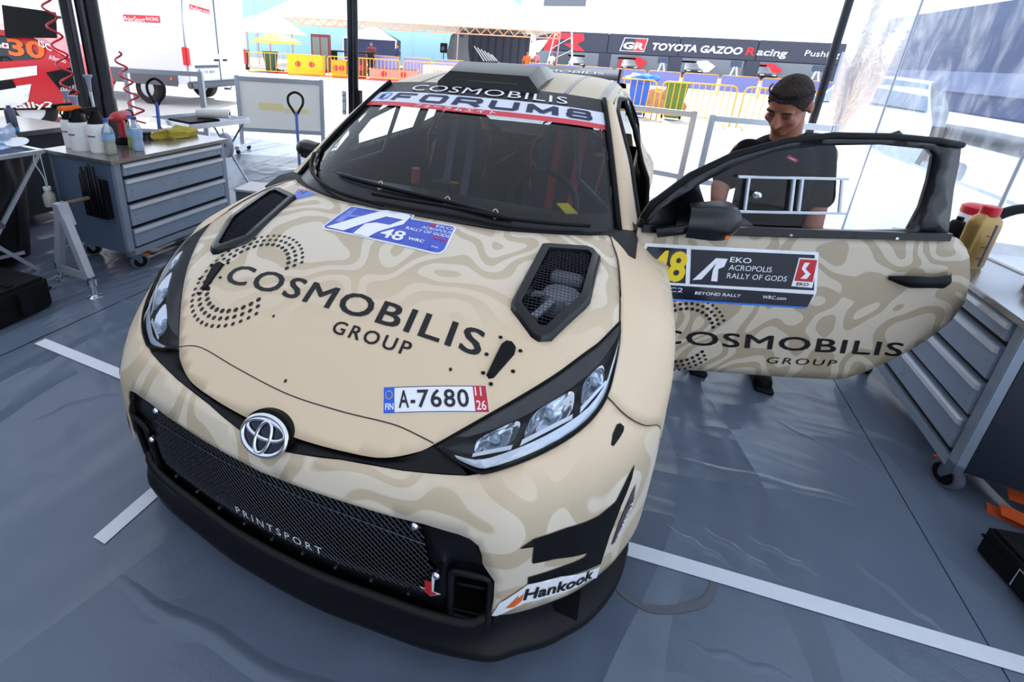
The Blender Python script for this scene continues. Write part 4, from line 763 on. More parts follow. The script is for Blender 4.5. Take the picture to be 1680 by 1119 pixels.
# things on that cabinet
def lathe_thing(name, label, cat, loc, prof, m, n=20, cap=None, group=None, rot=None):
    t = thing(name, label, cat, loc, 0, group, rot); MB().lathe(prof, (0, 0, 0), n).build('body', m, t, 35); return t
ZT = .80
t = lathe_thing('wipes_tub', 'red and white wipes tub standing behind the open door', 'tub', (2.29, .50, ZT), [(.058, 0), (.06, .01), (.06, .15), (.055, .16)], WHT)
MB().lathe([(.0605, .012), (.0605, .05)], (0, 0, 0), 20, 'z', False).build('label_band', RED, t, True); MB().lathe([(.062, .158), (.062, .19), (.045, .20), (.02, .203)], (0, 0, 0), 20).build('lid', RED, t, 40); MB().lathe([(.0608, .06), (.0608, .10)], (0, 0, 0), 20, 'z', False).build('label_print', mat('print_grey', 'b7b4bd', .5), t, True)
t = thing('oil_bottle', 'gold oil bottle with a red cap and level strip', 'bottle', (2.13, .14, ZT), 25)
MB().grid([[(.055*w*(math.copysign(abs(math.cos(a))**.5, math.cos(a))), .032*w*(math.copysign(abs(math.sin(a))**.5, math.sin(a))), z) for a in np.linspace(0, 2*math.pi, 25)] for w, z in ((.9, 0), (1, .012), (1, .19), (.92, .215), (.6, .235), (.5, .24))]).build('body', mat('oil_gold', 'a5864e', .3, .5), t, True)
MB().lathe([(.03, .235), (.03, .268), (.026, .272)], (0, 0, 0), 18).build('cap', RED, t, 40); MB().box((.012, -.034, .015), (.018, -.031, .20)).build('level_strip', mat('strip_blue', '45507e', .5), t)
for k in range(3): MB().box((-.012, -.0345, .05+.05*k), (.004, -.032, .053+.05*k)).build('level_mark', INK, t)
t = lathe_thing('spray_can', 'black aerosol can tucked behind the gold oil bottle', 'can', (2.10, .235, ZT), [(.028, 0), (.03, .008), (.03, .15), (.022, .17), (.012, .175), (.012, .19)], MBK); MB().lathe([(.0305, .02), (.0305, .05)], (0, 0, 0), 18, 'z', False).build('label_band', WHT, t, True)
t = lathe_thing('spray_can', 'dark red aerosol can against the door edge', 'can', (2.08, .30, ZT), [(.028, 0), (.03, .008), (.03, .13), (.02, .15), (.012, .17)], mat('dark_red', '6d1820', .4)); MB().lathe([(.0305, .015), (.0305, .035)], (0, 0, 0), 18, 'z', False).build('label_band', MBK, t, True)
t = thing('air_hose', 'thick black hose arching behind the gold oil bottle', 'hose', (2.42, .42, ZT)); MB().tube(cr([(-.16, .0, .02), (-.12, .02, .14), (.0, .05, .215), (.12, .02, .19), (.22, -.06, .1), (.27, -.14, .02)], 24), .022, 10).build('hose_body', MBK, t, True)
t = thing('document_folder', 'white paper sheets lying on the right cabinet top', 'papers', (2.42, .30, ZT), 12); MB().box((-.13, -.12, 0), (.13, .10, .006), .002).build('sheet_stack', WHT, t); MB().box((-.125, -.115, .006), (.12, .09, .009)).build('top_sheet', mat('paper', 'e6e9f0', .6), t)
def crumple(name, label, cat, loc, r, m, seed, flat=.5, n=14):
    rn = random.Random(seed); t = bpy.data.meshes.new(name); bm = bmesh.new(); bmesh.ops.create_icosphere(bm, subdivisions=3, radius=1)
    for v in bm.verts:
        k = 1+.28*math.sin(5*v.co.x+seed)*math.sin(6*v.co.y+2*seed)+rn.uniform(-.12, .12); v.co = Vector((v.co.x*r[0]*k, v.co.y*r[1]*k, max(0, (v.co.z+.35)*r[2]*k)))
    bm.to_mesh(t); bm.free(); o = link(name, t, m, None, 60); o.location = loc; return tag(o, label, cat)
crumple('plastic_bag', 'dark red crumpled bag at the edge of the right cabinet', 'bag', (2.33, -.05, ZT), (.10, .12, .07), mat('bag_red', '5b1424', .25), 3)
# orange straps and black cases on the floor
t = thing('ratchet_strap', 'bundle of orange lashing strap under the right cabinet', 'strap', (2.37, -.40, 0))
for k, (pts) in enumerate(([(-.16, .02), (-.05, -.02), (.1, -.06), (.3, -.12)], [(-.14, .0), (.0, -.08), (.15, -.16), (.32, -.22)], [(-.1, .06), (.05, .02), (.2, -.02), (.35, -.08)])):
    c = cr(pts, 16); MB().grid([[(p[0], p[1], .012+.02*k+.012*math.sin(9*p[0]+k)) for p in c], [(p[0]+.012, p[1]+.045, .03+.02*k+.012*math.sin(9*p[0]+k)) for p in c]]).build('strap_loop', mat('strap_orange', 'c4501c', .7, noise=(60, .3)), t, True)
MB().tube(cr([(-.02, .03, .07), (.05, .0, .08), (.12, -.03, .075), (.16, -.06, .06)], 12), .016, 8).build('ratchet_handle', mat('handle_blue', '2f5f9a', .5), t, True); MB().tube([(.1, -.09, .07), (.14, -.03, .09)], .005, 6).build('ratchet_hook', CHR, t)
t = thing('flight_case', 'black moulded case at the right edge of the floor', 'case', (2.14, -.92, 0), -78); MB().box((-.34, 0, 0), (.34, .30, .12), .012).build('body', MBK, t, 30); MB().box((-.34, -.004, .07), (.34, .304, .08), .003).build('seam_rib', BLK, t)
for x in (-.2, .12): f = MB().box((x, -.016, .03), (x+.09, 0, .11), .004).build('latch', BLK, t); MB().tube([(x+.005, -.018, .035), (x+.005, -.018, .105), (x+.085, -.018, .105), (x+.085, -.018, .035)], .0025, 6).build('latch_wire', CHR, f)
# ================================================================== MECHANIC
def blob(mb, a, b, ra, rb, n=16, sq=(1, 1)):
    a, b = Vector(a), Vector(b); d = b-a; L_ = d.length; prof = []
    for k in range(7): th = -math.pi/2+k*math.pi/12; prof.append((ra*math.cos(th), ra*math.sin(th)))
    for k in range(7): th = k*math.pi/12; prof.append((rb*math.cos(th), L_+rb*math.sin(th)))
    tmp = MB().lathe([(max(r, 1e-4)*1, z) for r, z in prof], (0, 0, 0), n); tmp.v = [(x*sq[0], y*sq[1], z) for x, y, z in tmp.v]
    q = Vector((0, 0, 1)).rotation_difference(d.normalized()) if L_ > 1e-5 else Matrix.Identity(3).to_quaternion()
    tmp.v = [tuple(q @ Vector(p)+a) for p in tmp.v]; mb.add(tmp.v, tmp.f)
def ellip(mb, c, r, M_=None, n=20):
    v = []; f = []
    for i in range(n+1):
        th = math.pi*i/n
        for j in range(n): ph = 2*math.pi*j/n; p = Vector((r[0]*math.sin(th)*math.cos(ph), r[1]*math.sin(th)*math.sin(ph), r[2]*math.cos(th))); p = (M_ @ p if M_ else p)+Vector(c); v.append(p)
    for i in range(n):
        for j in range(n): f.append((i*n+j, i*n+(j+1) % n, (i+1)*n+(j+1) % n, (i+1)*n+j))
    mb.add(v, f)
def remesh(mb, name, m, par, vox, sm=6):
    o = mb.build(name, m, par, True); r = o.modifiers.new('r', 'REMESH'); r.mode = 'VOXEL'; r.voxel_size = vox; r.use_smooth_shade = True
    s_ = o.modifiers.new('s', 'SMOOTH'); s_.iterations = sm; s_.factor = .5; return o
man = thing('person', 'mechanic in a black T-shirt leaning over behind the open car door, looking down', 'person', (1.40, .20, 0))
skin = mat('skin', 'a86a52', .5, noise=(25, .10)); shirt = mat('shirt_black', '0a0b0f', .85, spec=.12); trou = mat('trousers_grey', '7a7c84', .8, noise=(12, .1)); hairm = mat('hair', '332825', .85, noise=(160, .5), bump=(140, .6))
HM = Matrix.Translation((-.055, -.03, 1.405)) @ Matrix.Rotation(math.radians(-30), 4, 'Z') @ Matrix.Rotation(math.radians(6), 4, 'Y') @ Matrix.Rotation(math.radians(38), 4, 'X')   # head frame: face -y, chin tucked
h3 = HM.to_3x3(); hp = lambda x, y, z: HM @ Vector((x, y, z))
body = MB()
ellip(body, hp(0, .012, .035), (.076, .098, .098), h3); ellip(body, hp(0, -.03, -.035), (.062, .068, .085), h3); ellip(body, hp(0, -.066, -.098), (.032, .026, .026), h3)
blob(body, hp(0, -.094, .012), hp(0, -.118, -.028), .0115, .0165); ellip(body, hp(.013, -.105, -.032), (.009, .010, .008), h3); ellip(body, hp(-.013, -.105, -.032), (.009, .010, .008), h3)
for e in (-1, 1):
    ellip(body, hp(e*.033, -.079, .028), (.026, .014, .010), h3); ellip(body, hp(e*.040, -.066, -.025), (.026, .022, .022), h3); ellip(body, hp(e*.032, -.080, .006), (.014, .010, .009), h3); ellip(body, hp(e*.080, .016, -.002), (.010, .022, .034), h3)
ellip(body, hp(0, -.088, -.066), (.024, .011, .006), h3); ellip(body, hp(0, -.086, -.079), (.020, .011, .007), h3)
blob(body, (.0, .10, 1.20), hp(0, .03, -.06), .066, .058); ellip(body, (.005, .11, 1.09), (.15, .085, .12)); ellip(body, (.01, .10, .86), (.14, .095, .14)); blob(body, (.0, .11, 1.08), (.01, .11, .85), .115, .115, sq=(1.1, .75))
SHR, SHL = Vector((-.155, .10, 1.155)), Vector((.165, .09, 1.185))
ELR, WRR = Vector((-.235, .0, .985)), Vector((-.222, -.03, .905)); ELL, WRL = Vector((.185, .03, .93)), Vector((.17, -.10, .72))
WRR = Vector((-.232, -.06, .855))
blob(body, SHR, ELR, .055, .042); blob(body, ELR, WRR, .042, .028); blob(body, SHL, ELL, .056, .044); blob(body, ELL, WRL, .043, .029)
def hand(mb, W_, d, side):
    d = Vector(d).normalized(); sx = Vector(side).normalized(); nrm = d.cross(sx)
    blob(mb, W_, W_+d*.075, .027, .034, sq=(1, .6)); base = W_+d*.085
    for k, (o_, L_) in enumerate(((-.030, .062), (-.010, .074), (.010, .070), (.029, .055))):
        p0 = base+sx*o_; p1 = p0+d*L_*.5+nrm*.006; p2 = p1+d*L_*.45+nrm*.022; blob(mb, p0-d*.02, p1, .0095, .0085, 8); blob(mb, p1, p2, .0085, .0065, 8)
    t0 = W_+d*.03-sx*.028; t1 = t0+d*.035-sx*.03+nrm*.01; t2 = t1+d*.03-sx*.006+nrm*.012; blob(mb, t0, t1, .012, .010, 8); blob(mb, t1, t2, .010, .008, 8)
hand(body, WRR, (-.25, -.45, -.85), (.9, -.3, 0)); hand(body, WRL, (-.2, -.3, -.9), (-.9, .3, 0))
for e, fx_ in ((-1, -.14), (1, .16)):
    blob(body, (e*.09, .10, .80), (fx_*.95, .05, .45), .085, .058); blob(body, (fx_*.95, .05, .45), (fx_, .02, .09), .056, .036); blob(body, (fx_, .02, .05), (fx_-.02, -.12, .035), .036, .032)
remesh(body, 'body', skin, man, .0075, 3)
sh = MB(); blob(sh, (.0, .105, 1.12), (.01, .10, .82), .148, .15, sq=(1.18, .86)); ellip(sh, (.005, .10, 1.12), (.185, .125, .125)); blob(sh, SHR+Vector((.02, 0, .005)), SHR+(ELR-SHR)*.72, .068, .064); blob(sh, SHL+Vector((-.02, 0, .005)), SHL+(ELL-SHL)*.75, .07, .068); ellip(sh, (.0, .095, 1.195), (.105, .085, .06)); ellip(sh, (.01, .06, .95), (.165, .13, .16))
remesh(sh, 'shirt', shirt, man, .010, 8)
MB().box((.0, 0, 0), (.045, .003, .016)).xf(Matrix.Translation((-.01, -.045, 1.172)) @ Matrix.Rotation(math.radians(22), 4, 'Y')).build('chest_logo', RED, man); MB().box((.010, -.002, .006), (.034, 0, .0095)).xf(Matrix.Translation((-.01, -.045, 1.172)) @ Matrix.Rotation(math.radians(22), 4, 'Y')).build('chest_logo', WINK, man)
tr = MB(); ellip(tr, (.01, .10, .80), (.172, .13, .10))
for e, fx_ in ((-1, -.14), (1, .16)): blob(tr, (e*.09, .10, .79), (fx_*.95, .05, .45), .10, .075); blob(tr, (fx_*.95, .05, .45), (fx_, .03, .10), .074, .06)
remesh(tr, 'trousers', trou, man, .012, 8)
for e, fx_ in ((-1, -.14), (1, .16)):
    s2 = MB(); blob(s2, (fx_, .05, .05), (fx_-.015, -.13, .042), .046, .044); s2.box((fx_-.055, -.18, 0), (fx_+.04, .09, .025), .01); remesh(s2, 'shoe', MBK, man, .008, 3)
# hair cap, brows, eyes, raised glasses, watch, tattoo sleeve
hr = MB(); rows = []
for i in range(13):
    th = math.pi*.64*i/12; row = []
    for j in range(29):
        ph = 2*math.pi*j/28; fr_ = -math.sin(ph)      # 1 towards the face
        tt = th*(1 if fr_ < .35 else 1-.40*min(1, (fr_-.35)/.5)); rr = 1.0+.006*math.sin(9*ph+5*th)
        row.append(hp(.0795*rr*math.sin(tt)*math.cos(ph), .014+.1015*rr*math.sin(tt)*math.sin(ph), .038+.1005*rr*math.cos(tt)))
    rows.append(row)
hair = hr.grid(rows).build('hair', hairm, man, True); md = hair.modifiers.new('s', 'SOLIDIFY'); md.thickness = .003; md.offset = -1
st_ = MB(); rn = random.Random(5)
for _ in range(1100):
    i = rn.uniform(0, 11.9); j = rn.uniform(0, 27.9); a_ = rows[int(i)][int(j)]; b_ = rows[int(i)+1][int(j)+1]; p_ = a_+(b_-a_)*rn.random(); o_ = (p_-hp(0, .014, .03)).normalized()
    d_ = (o_*.45+h3 @ Vector((rn.uniform(-.25, .25), -1.0, rn.uniform(-.3, .1)))).normalized(); st_.tube([p_-o_*.002, p_+d_*rn.uniform(.005, .010)], [.0016, .0005], 3, cap=False)
st_.build('hair_strands', mat('hair_grey', '5a4c46', .8), hair)['kind'] = 'stuff'
for e in (-1, 1):
    MB().tube([hp(e*.012, -.094, .033), hp(e*.03, -.095, .040), hp(e*.05, -.084, .036)], [.0035, .005, .003], 6).build('eyebrow', hairm, man, True); MB().tube([hp(e*.018, -.091, .012), hp(e*.033, -.092, .007), hp(e*.048, -.083, .011)], .0022, 6).build('eyelid', mat('lash', '3a2722', .6), man, True)
MB().tube([hp(-.022, -.0985, -.073), hp(0, -.101, -.0715), hp(.022, -.0985, -.073)], .002, 6).build('mouth', mat('lip', '7c4238', .5), man, True)
gl = MB().tube([hp(.0835*math.cos(a), .02-.098*math.sin(a), .082+.022*math.sin(a)) for a in np.linspace(-.05, math.pi+.05, 26)], .0035, 6).build('glasses_frame', MBK, man, True)
for e in (-1, 1): MB().grid([[hp(e*(.012+.042*u), -.082+.02*u, .112+.012*v-.006) for u in (0, .5, 1)] for v in (0, .5, 1)]).build('glasses_lens', mat('lens_dark', '2a2a30', .15), gl)
MB().tube([ELR+(WRR-ELR)*.82+Vector((.036*math.cos(a), .030*math.sin(a), .010*math.sin(a))) for a in np.linspace(0, 6.28, 17)[:-1]], .012, 8, True).build('watch', mat('watch_grey', '6d6a68', .4, .5), man, True)
# ================================================================== LEFT SIDE OF THE TENT
cabL = cabinet('tool_cabinet', 'grey steel drawer cabinet on casters carrying spray bottles, left of the car', (-2.275, -.53, 0), 91.5, .90, .62, (.105, .175, .17, .15), .8, mat('cabinet_blue', '58687f', .4, .2))
# black tool rack hung on its end panel (local x = -0.0 side)
t = thing('tool_rack', 'black rack of hex drivers hung on the cabinet end panel', 'tool rack', (-2.275, -.53, 0), 91.5)
MB().box((-.045, .07, .40), (-.004, .27, .66), .004).build('holder', MBK, t)
for k, (y, zt) in enumerate(((.085, .70), (.115, .755), (.145, .77), (.175, .75), (.20, .72), (.225, .74), (.25, .69))): MB().tube([(-.055, y, .41), (-.055, y, zt)], .010 if k % 2 else .006, 8).build('tool', BLK, t, True)
# sprayers, bottles, drill, cloth
def sprayer(label, loc, rod, a, trig=None):
    t = thing('pump_sprayer', label, 'spray bottle', loc, a, 'pump sprayers on the left cabinet')
    MB().lathe([(.055, 0), (.062, .012), (.064, .15), (.058, .18), (.045, .195)], (0, 0, 0), 22).build('tank', mat('tank_white', 'e4e2e0', .5, noise=(9, .08)), t, 35)
    MB().lathe([(.052, .19), (.045, .21), (.028, .25), (.024, .275)], (0, 0, 0), 18).build('collar', MBK, t, 35)
    MB().tube([(0, 0, .27), (0, 0, .27+rod)], .008, 8).build('pump_rod', ALU, t); MB().lathe([(.008, .27+rod-.10), (.014, .27+rod-.02), (.026, .27+rod), (.026, .276+rod)], (0, 0, 0), 14).build('pump_handle', mat('pump_grey', '8d96a8', .4), t, 35)
    MB().box((-.02, -.10, .265), (.02, .03, .295), .008).build('spray_head', trig or MBK, t, 30); MB().tube([(0, -.05, .27), (0, -.06, .23), (0, -.045, .205)], .007, 6).build('trigger', MBK, t)
    MB().grid([[(.0655*math.sin(a_), -.0655*math.cos(a_), z) for a_ in (-.3, -.15, 0)] for z in (.105, .118)]).build('logo_mark', RED, t); MB().grid([[(.0655*math.sin(a_), -.0655*math.cos(a_), z) for a_ in (.05, .3, .55)] for z in (.107, .116)]).build('logo_mark', mat('print_dark', '55565e', .5), t); return t
sprayer('white pump sprayer half hidden behind the others, nearest the dark table', (-2.83, -.40, .8), .10, 5); sprayer('white pump sprayer with an orange nozzle, middle of three', (-2.69, -.44, .8), .08, 0, ORG); sprayer('white pump sprayer with a tall silver pump rod', (-2.55, -.41, .8), .22, 8)
def pet(label, loc, liq, lvl, cap='2f57b8', h=.215):
    t = thing('drink_bottle', label, 'bottle', loc, 0, 'plastic bottles on the left cabinet'); pr_ = [(.030, 0), (.034, .008), (.035, .05), (.031, .07), (.035, .09), (.035, .14), (.028, .17), (.014, .19), (.013, h)]
    MB().lathe(pr_, (0, 0, 0), 18, 'z', False).build('bottle_wall', glass('pet_clear', (.80, .88, .95), 1.4, .08, veil=.18), t, True)
    MB().lathe([(r*.93, z) for r, z in pr_ if z <= lvl]+[(float(np.interp(lvl, [q[1] for q in pr_], [q[0] for q in pr_]))*.93, lvl)], (0, 0, 0.002), 18).build('liquid', mat('liquid_'+liq, liq, .3), t, 40); MB().lathe([(.015, h-.002), (.015, h+.016)], (0, 0, 0), 14).build('cap', mat('cap_'+cap, cap, .4), t); MB().lathe([(.0356, .095), (.0356, .135)], (0, 0, 0), 18, 'z', False).build('label_wrap', mat('wrap', '86a9cf', .4), t, True); return t
pet('plastic bottle with pale yellow liquid at the front edge', (-2.44, -.42, .8), 'd8c8a2', .12); pet('plastic bottle with bright green liquid', (-2.50, -.22, .8), 'b9d63c', .10); pet('clear water bottle with a dark blue cap', (-2.40, -.26, .8), 'c9d3e2', .15, '2b2f70')
t = thing('cordless_wrench', 'red and black cordless impact wrench standing on its battery', 'power tool', (-2.66, -.18, .8), 25)
MB().box((-.045, -.035, 0), (.045, .05, .05), .006).build('battery', MBK, t, 30); MB().box((-.022, -.02, .045), (.022, .03, .17), .01).build('grip', mat('tool_red', 'a82a30', .45), t, 30); MB().lathe([(.03, .10), (.036, .06), (.036, -.04), (.026, -.075), (.012, -.085), (.008, -.15)], (0, 0, .20), 16, 'y').build('motor_housing', MATS['tool_red'], t, 40); MB().lathe([(.037, .105), (.03, .115)], (0, 0, .20), 16, 'y').build('end_cap', MBK, t); MB().tube([(0, .025, .05), (0, .07, .09), (0, .075, .15), (0, .04, .19)], .012, 8).build('guard', MBK, t, True)
t = thing('cordless_wrench', 'red impact wrench lying between the sprayers', 'power tool', (-2.88, -.28, .8), 70); MB().lathe([(.028, .09), (.034, .05), (.034, -.05), (.02, -.09), (.01, -.15)], (0, 0, .16), 14, 'y').build('motor_housing', MATS['tool_red'], t, 40); MB().box((-.02, -.015, .04), (.02, .03, .15), .008).build('grip', MBK, t, 30); MB().box((-.04, -.03, 0), (.04, .045, .045), .006).build('battery', MBK, t, 30)
crumple('shop_cloth', 'yellow and brown cloth bunched on the cabinet top', 'cloth', (-2.64, .22, .8), (.10, .17, .055), mat('cloth_yellow', '9a8a30', .85, noise=(14, .5)), 5)
t = lathe_thing('grease_pot', 'small dark tin next to the yellow cloth', 'tin', (-2.70, .02, .8), [(.035, 0), (.035, .05), (.03, .052)], mat('tin_dark', '30323c', .4)); MB().lathe([(.036, .04), (.036, .055), (.0, .056)], (0, 0, 0), 16).build('lid', MBK, t)
# second cabinet, folding table, rubbish bag, stand, case
t = thing('work_bench', 'steel topped dark bench at the left edge behind the folding table', 'bench', (-4.08, -.43, 0), 0); MB().box((-.42, -.75, .12), (.42, .48, .76)).build('carcass', mat('bench_dark', '23262f', .5), t); MB().box((-.45, -.8, .76), (.45, .52, .80), .004).build('worktop', top_m, t)
for x in (-.35, .35):
    for y in (-.6, .38): caster(t, x, y, .12, 20)
t = lathe_thing('spray_can', 'grey and blue aerosol can on the dark bench', 'can', (-3.66, -.34, .80), [(.03, 0), (.033, .01), (.033, .16), (.022, .18), (.013, .185), (.013, .20)], mat('can_grey', '4d5566', .35, .5)); MB().lathe([(.0335, .01), (.0335, .04)], (0, 0, 0), 18, 'z', False).build('label_band', mat('can_blue', '3f86c4', .4), t, True)
t = lathe_thing('paper_cup', 'white paper cup beside the aerosol can', 'cup', (-3.70, -.47, .80), [(.032, 0), (.042, .11), (.044, .112)], WHT); MB().lathe([(.044, .108), (.045, .112), (.041, .112)], (0, 0, 0), 18, 'z', False).build('rim', WHT, t)
t = thing('folding_table', 'aluminium folding table with crossed legs and a blue plastic bag on top', 'table', (-3.20, -.985, 0))
for a, b in (((.32, -.42, .79), (.32, .40, .79)), ((-.32, -.42, .79), (-.32, .40, .79)), ((-.32, .40, .79), (.32, .40, .79)), ((-.32, -.42, .79), (.32, -.42, .79))): MB().bar(a, b, .03, .025).build('top_rail', ALU, t)
for x in (.32, -.32):
    for a, b in (((x, .38, .78), (x-.10, -.10, .0)), ((x, -.36, .78), (x+.10*0, .22, .0))): MB().bar(a, b, .028, .022).build('leg', ALU, t)
    MB().bar((x-.06, -.02, .15), (x, .17, .15), .02, .018).build('leg_brace', ALU, t); MB().lathe([(.018, -.03), (.018, .03)], (x, .08, .37), 12, 'x').build('pivot', STEEL, t)
MB().box((-.30, -.40, .775), (.30, .38, .785)).build('table_net', mat('net_grey', '70747c', .7), t)
crumple('plastic_bag', 'clear blue crumpled plastic bag on the folding table', 'bag', (-3.14, -.76, .805), (.13, .18, .10), glass('bag_film', (.65, .8, 1), 1.45, .1, veil=.35), 8)
t = lathe_thing('paper_plate', 'white round lid propped on the blue plastic bag', 'plate', (-2.98, -.66, .845), [(.0, 0), (.045, .002), (.06, .008), (.06, .011), (.0, .006)], WHT, 24, rot=(.2, .25, 0)); MB().lathe([(.06, .008), (.062, .011), (.058, .0115)], (0, 0, 0), 24, 'z', False).build('rim', WHT, t)
t = thing('rubbish_sack', 'black rubbish sack hanging under the folding table', 'bag', (-3.21, -1.0, 0)); MB().grid([[((.27+.02*math.sin(6*a+z*9))*w*math.copysign(abs(math.cos(a))**.5, math.cos(a)), (.37+.02*math.sin(7*a))*w*math.copysign(abs(math.sin(a))**.5, math.sin(a)), z) for a in np.linspace(0, 2*math.pi, 41)] for w, z in ((.55, .02), (.8, .05), (.9, .3), (1, .6), (1, .77))]).build('sack', mat('sack_black', '0f1014', .5), t, True); MB().tube([(.27*math.copysign(abs(math.cos(a))**.5, math.cos(a)), .37*math.copysign(abs(math.sin(a))**.5, math.sin(a)), .765) for a in np.linspace(0, 2*math.pi, 33)[:-1]], .01, 6, True).build('rim', MBK, t)
t = lathe_thing('bleed_bottle', 'plastic bleed bottle hanging on a chain from the folding table', 'bottle', (-2.83, -.63, .43), [(.03, 0), (.034, .01), (.034, .08), (.02, .10), (.02, .125)], mat('bottle_frost', 'a9a59c', .5)); MB().lathe([(.022, .115), (.022, .135)], (0, 0, 0), 14).build('cap', mat('cap_cream', 'd8d4c8', .5), t); MB().tube(cr([(0, 0, .13), (-.01, 0, .2), (-.03, -.02, .30), (-.05, 0, .36)], 12), .004, 6).build('hose', mat('hose_clear', 'b9c4b4', .4), t, True); MB().tube([(.015, 0, .13), (-.03, .02, .35)], .003, 5).build('chain', STEEL, t)
t = thing('axle_stand', 'grey A-shaped support stand with a rusty arm and screw foot', 'stand', (-2.4, -.80, 0), 0); gs = mat('stand_grey', 'a3a7b2', .5, .3, noise=(18, .15))
MB().bar((0, 0, .56), (.19, -.03, .13), .05, .04, (0, 1, 0)).build('leg', gs, t); MB().bar((0, 0, .56), (-.22, .03, .06), .05, .035, (0, 1, 0)).build('leg', gs, t); MB().bar((-.20, .02, .09), (.19, -.02, .12), .05, .008, (0, 1, 0)).build('cross_bar', gs, t); MB().tube([(.0, 0, .565), (.02, .07, .567), (.03, .15, .57)], .013, 8).build('arm', mat('rust', '6b5a50', .8, .3, noise=(25, .4)), t, True); MB().prism([(-.02, .50), (.07, .44), (.03, .575), (-.02, .575)], -.03, .03, 'xz').build('gusset', gs, t)
for x in (.205, -.225): f = MB().lathe([(.04, 0), (.04, .008), (.016, .02), (.016, .07), (.026, .08), (.026, .125)], (x, -.03 if x > 0 else .03, 0), 14).build('foot', CHR, t, 35)
t = thing('equipment_case', 'black moulded equipment case on the floor at the left edge', 'case', (-2.50, -1.30, 0), 6)
MB().box((-.24, -.32, 0), (.24, .28, .20), .02).build('body', MBK, t, 30); MB().box((-.245, -.325, .115), (.245, .285, .13), .004).build('seam_rib', BLK, t); MB().box((.245, -.2, .04), (.25, -.02, .055)).build('stripe', YEL, t)
for y in (-.2, .1): MB().box((.238, y, .03), (.262, y+.07, .17), .006).build('latch', BLK, t); MB().box((-.2, y, .195), (.2, y+.03, .208), .004).build('lid_rib', BLK, t)
for x, y, m in ((.0, -.1, RED), (.05, -.02, WHT), (-.03, .03, BLU)): MB().box((x, y, .2005), (x+.06, y+.03, .2015)).build('sticker', m, t)
# mast of three black tubes with coiled air lines
t = thing('lighting_mast', 'mast of black tubes with red coiled air lines behind the left cabinet', 'mast', (-3.72, .34, 0), 25); pm = mat('mast_black', '1b1c22', .25, .3)
for x, y in ((-.105, 0), (.0, .03), (.105, 0)): MB().lathe([(.054, .04), (.054, 1.0), (.047, 1.01), (.047, 2.9)], (x, y, 0), 16).build('tube', pm, t, 35)
for x in (-.052, .052): MB().tube([(x, -.04, .04), (x, -.04, 2.85)], .012, 8).build('cable_duct', mat('duct_grey', '44464f', .35), t, True)
MB().box((-.2, -.2, 0), (.2, .2, .04), .006).build('foot_plate', MBK, t)
def coil(label, a, b, turns, r, s):
    a, b = Vector(a), Vector(b); k = turns*14; pts = []
    for i in range(k+1):
        u = i/k; rr = r*(.6+.5*u); ang = 2*math.pi*turns*u; pts.append(a+(b-a)*u+Vector((rr*math.cos(ang), rr*math.sin(ang), 0)))
    o = MB().tube(pts, .0085, 7).build('air_line', mat('hose_red', 'c62a36', .35), None, True); return tag(o, label, 'air hose', 'red coiled air lines')
coil('red coiled air line hanging left of the black mast', (-3.78, .12, 2.1), (-3.50, .03, .82), 9, .05, 1); coil('red coiled air line hanging right of the black mast', (-3.62, .52, 1.4), (-3.30, .42, .82), 5, .05, 1)
# trolley handles
def jack(label, loc, lean, h):
    t = thing('pallet_jack', label, 'pallet jack', loc); top_ = Vector((lean[0], lean[1], h))
    MB().tube([(0, 0, .12), top_*.8+Vector((0, 0, .02))], .016, 8).build('shaft', mat('jack_blue', '3b55a8', .4), t); d = top_.normalized(); w = Vector((.07, .03, 0))
    MB().tube([tuple(q) for q in cr([top_*.78, top_*.84-w*.5, top_*.9-w, top_*.97-w*.95, top_+Vector((0, 0, .01)), top_*.97+w*.95, top_*.9+w, top_*.84+w*.5, top_*.78], 30)], .013, 8).build('grip', MBK, t, True)
    MB().box((-.10, -.12, .06), (.10, .12, .16), .01).build('pump_block', mat('jack_dark', '3b4050', .5), t)
    for e in (-1, 1): MB().lathe([(.05, -.02), (.05, .02)], (0, e*.06, .05), 16, 'y').build('wheel', RUB, t); MB().box((-.1, e*.07-.05, .05), (.1, e*.07+.05, .09), .006).build('fork', MATS['jack_dark'], t)
    return t
jack('pallet jack with a blue shaft standing behind the spray bottles', (-3.40, .62, 0), (-.30, .28, 0), 1.14); jack('pallet jack with a dark loop handle between poster and car', (-2.42, 1.42, 0), (-.28, .32, 0), 1.04)
# aluminium barriers
def alu_frame(name, label, a, b, h, board=None, group=None, zb=.12):
    a, b = Vector((*a, 0)), Vector((*b, 0)); L_ = (b-a).length; ang = math.degrees(math.atan2(b.y-a.y, b.x-a.x)); t = thing(name, label, 'barrier' if not board else 'display board', a, ang, group)
    for x in (0, L_): MB().box((x-.03, -.03, zb), (x+.03, .03, h), .005).box((x-.004, -.034, zb), (x+.004, .034, h)).build('post', ALU, t); MB().box((x-.03, -.22, .06), (x+.03, .22, zb), .006).build('foot', ALU, t)
    for z in (h-.04, .33): MB().box((0, -.025, z-.03), (L_, .025, z+.03), .005).build('rail', ALU, t)
    for x in (0, L_):
        for y in (-.18, .18): MB().lathe([(.03, -.012), (.03, .012)], (x, y, .03), 12, 'y').build('wheel', RUB, t)
    if board: MB().box((.03, -.008, .36), (L_-.03, .008, h-.07)).build('panel', board, t)
    return t
alu_frame('barrier_frame', 'aluminium barrier frame in front of the white van', (-5.47, 1.84), (-4.58, 2.20), 1.14, None, 'aluminium barrier frames')
t = alu_frame('display_board', 'white display board in an aluminium frame with faded yellow print', (-4.52, 2.75), (-3.42, 3.18), 1.08, mat('board_white', 'eeeae2', .5))
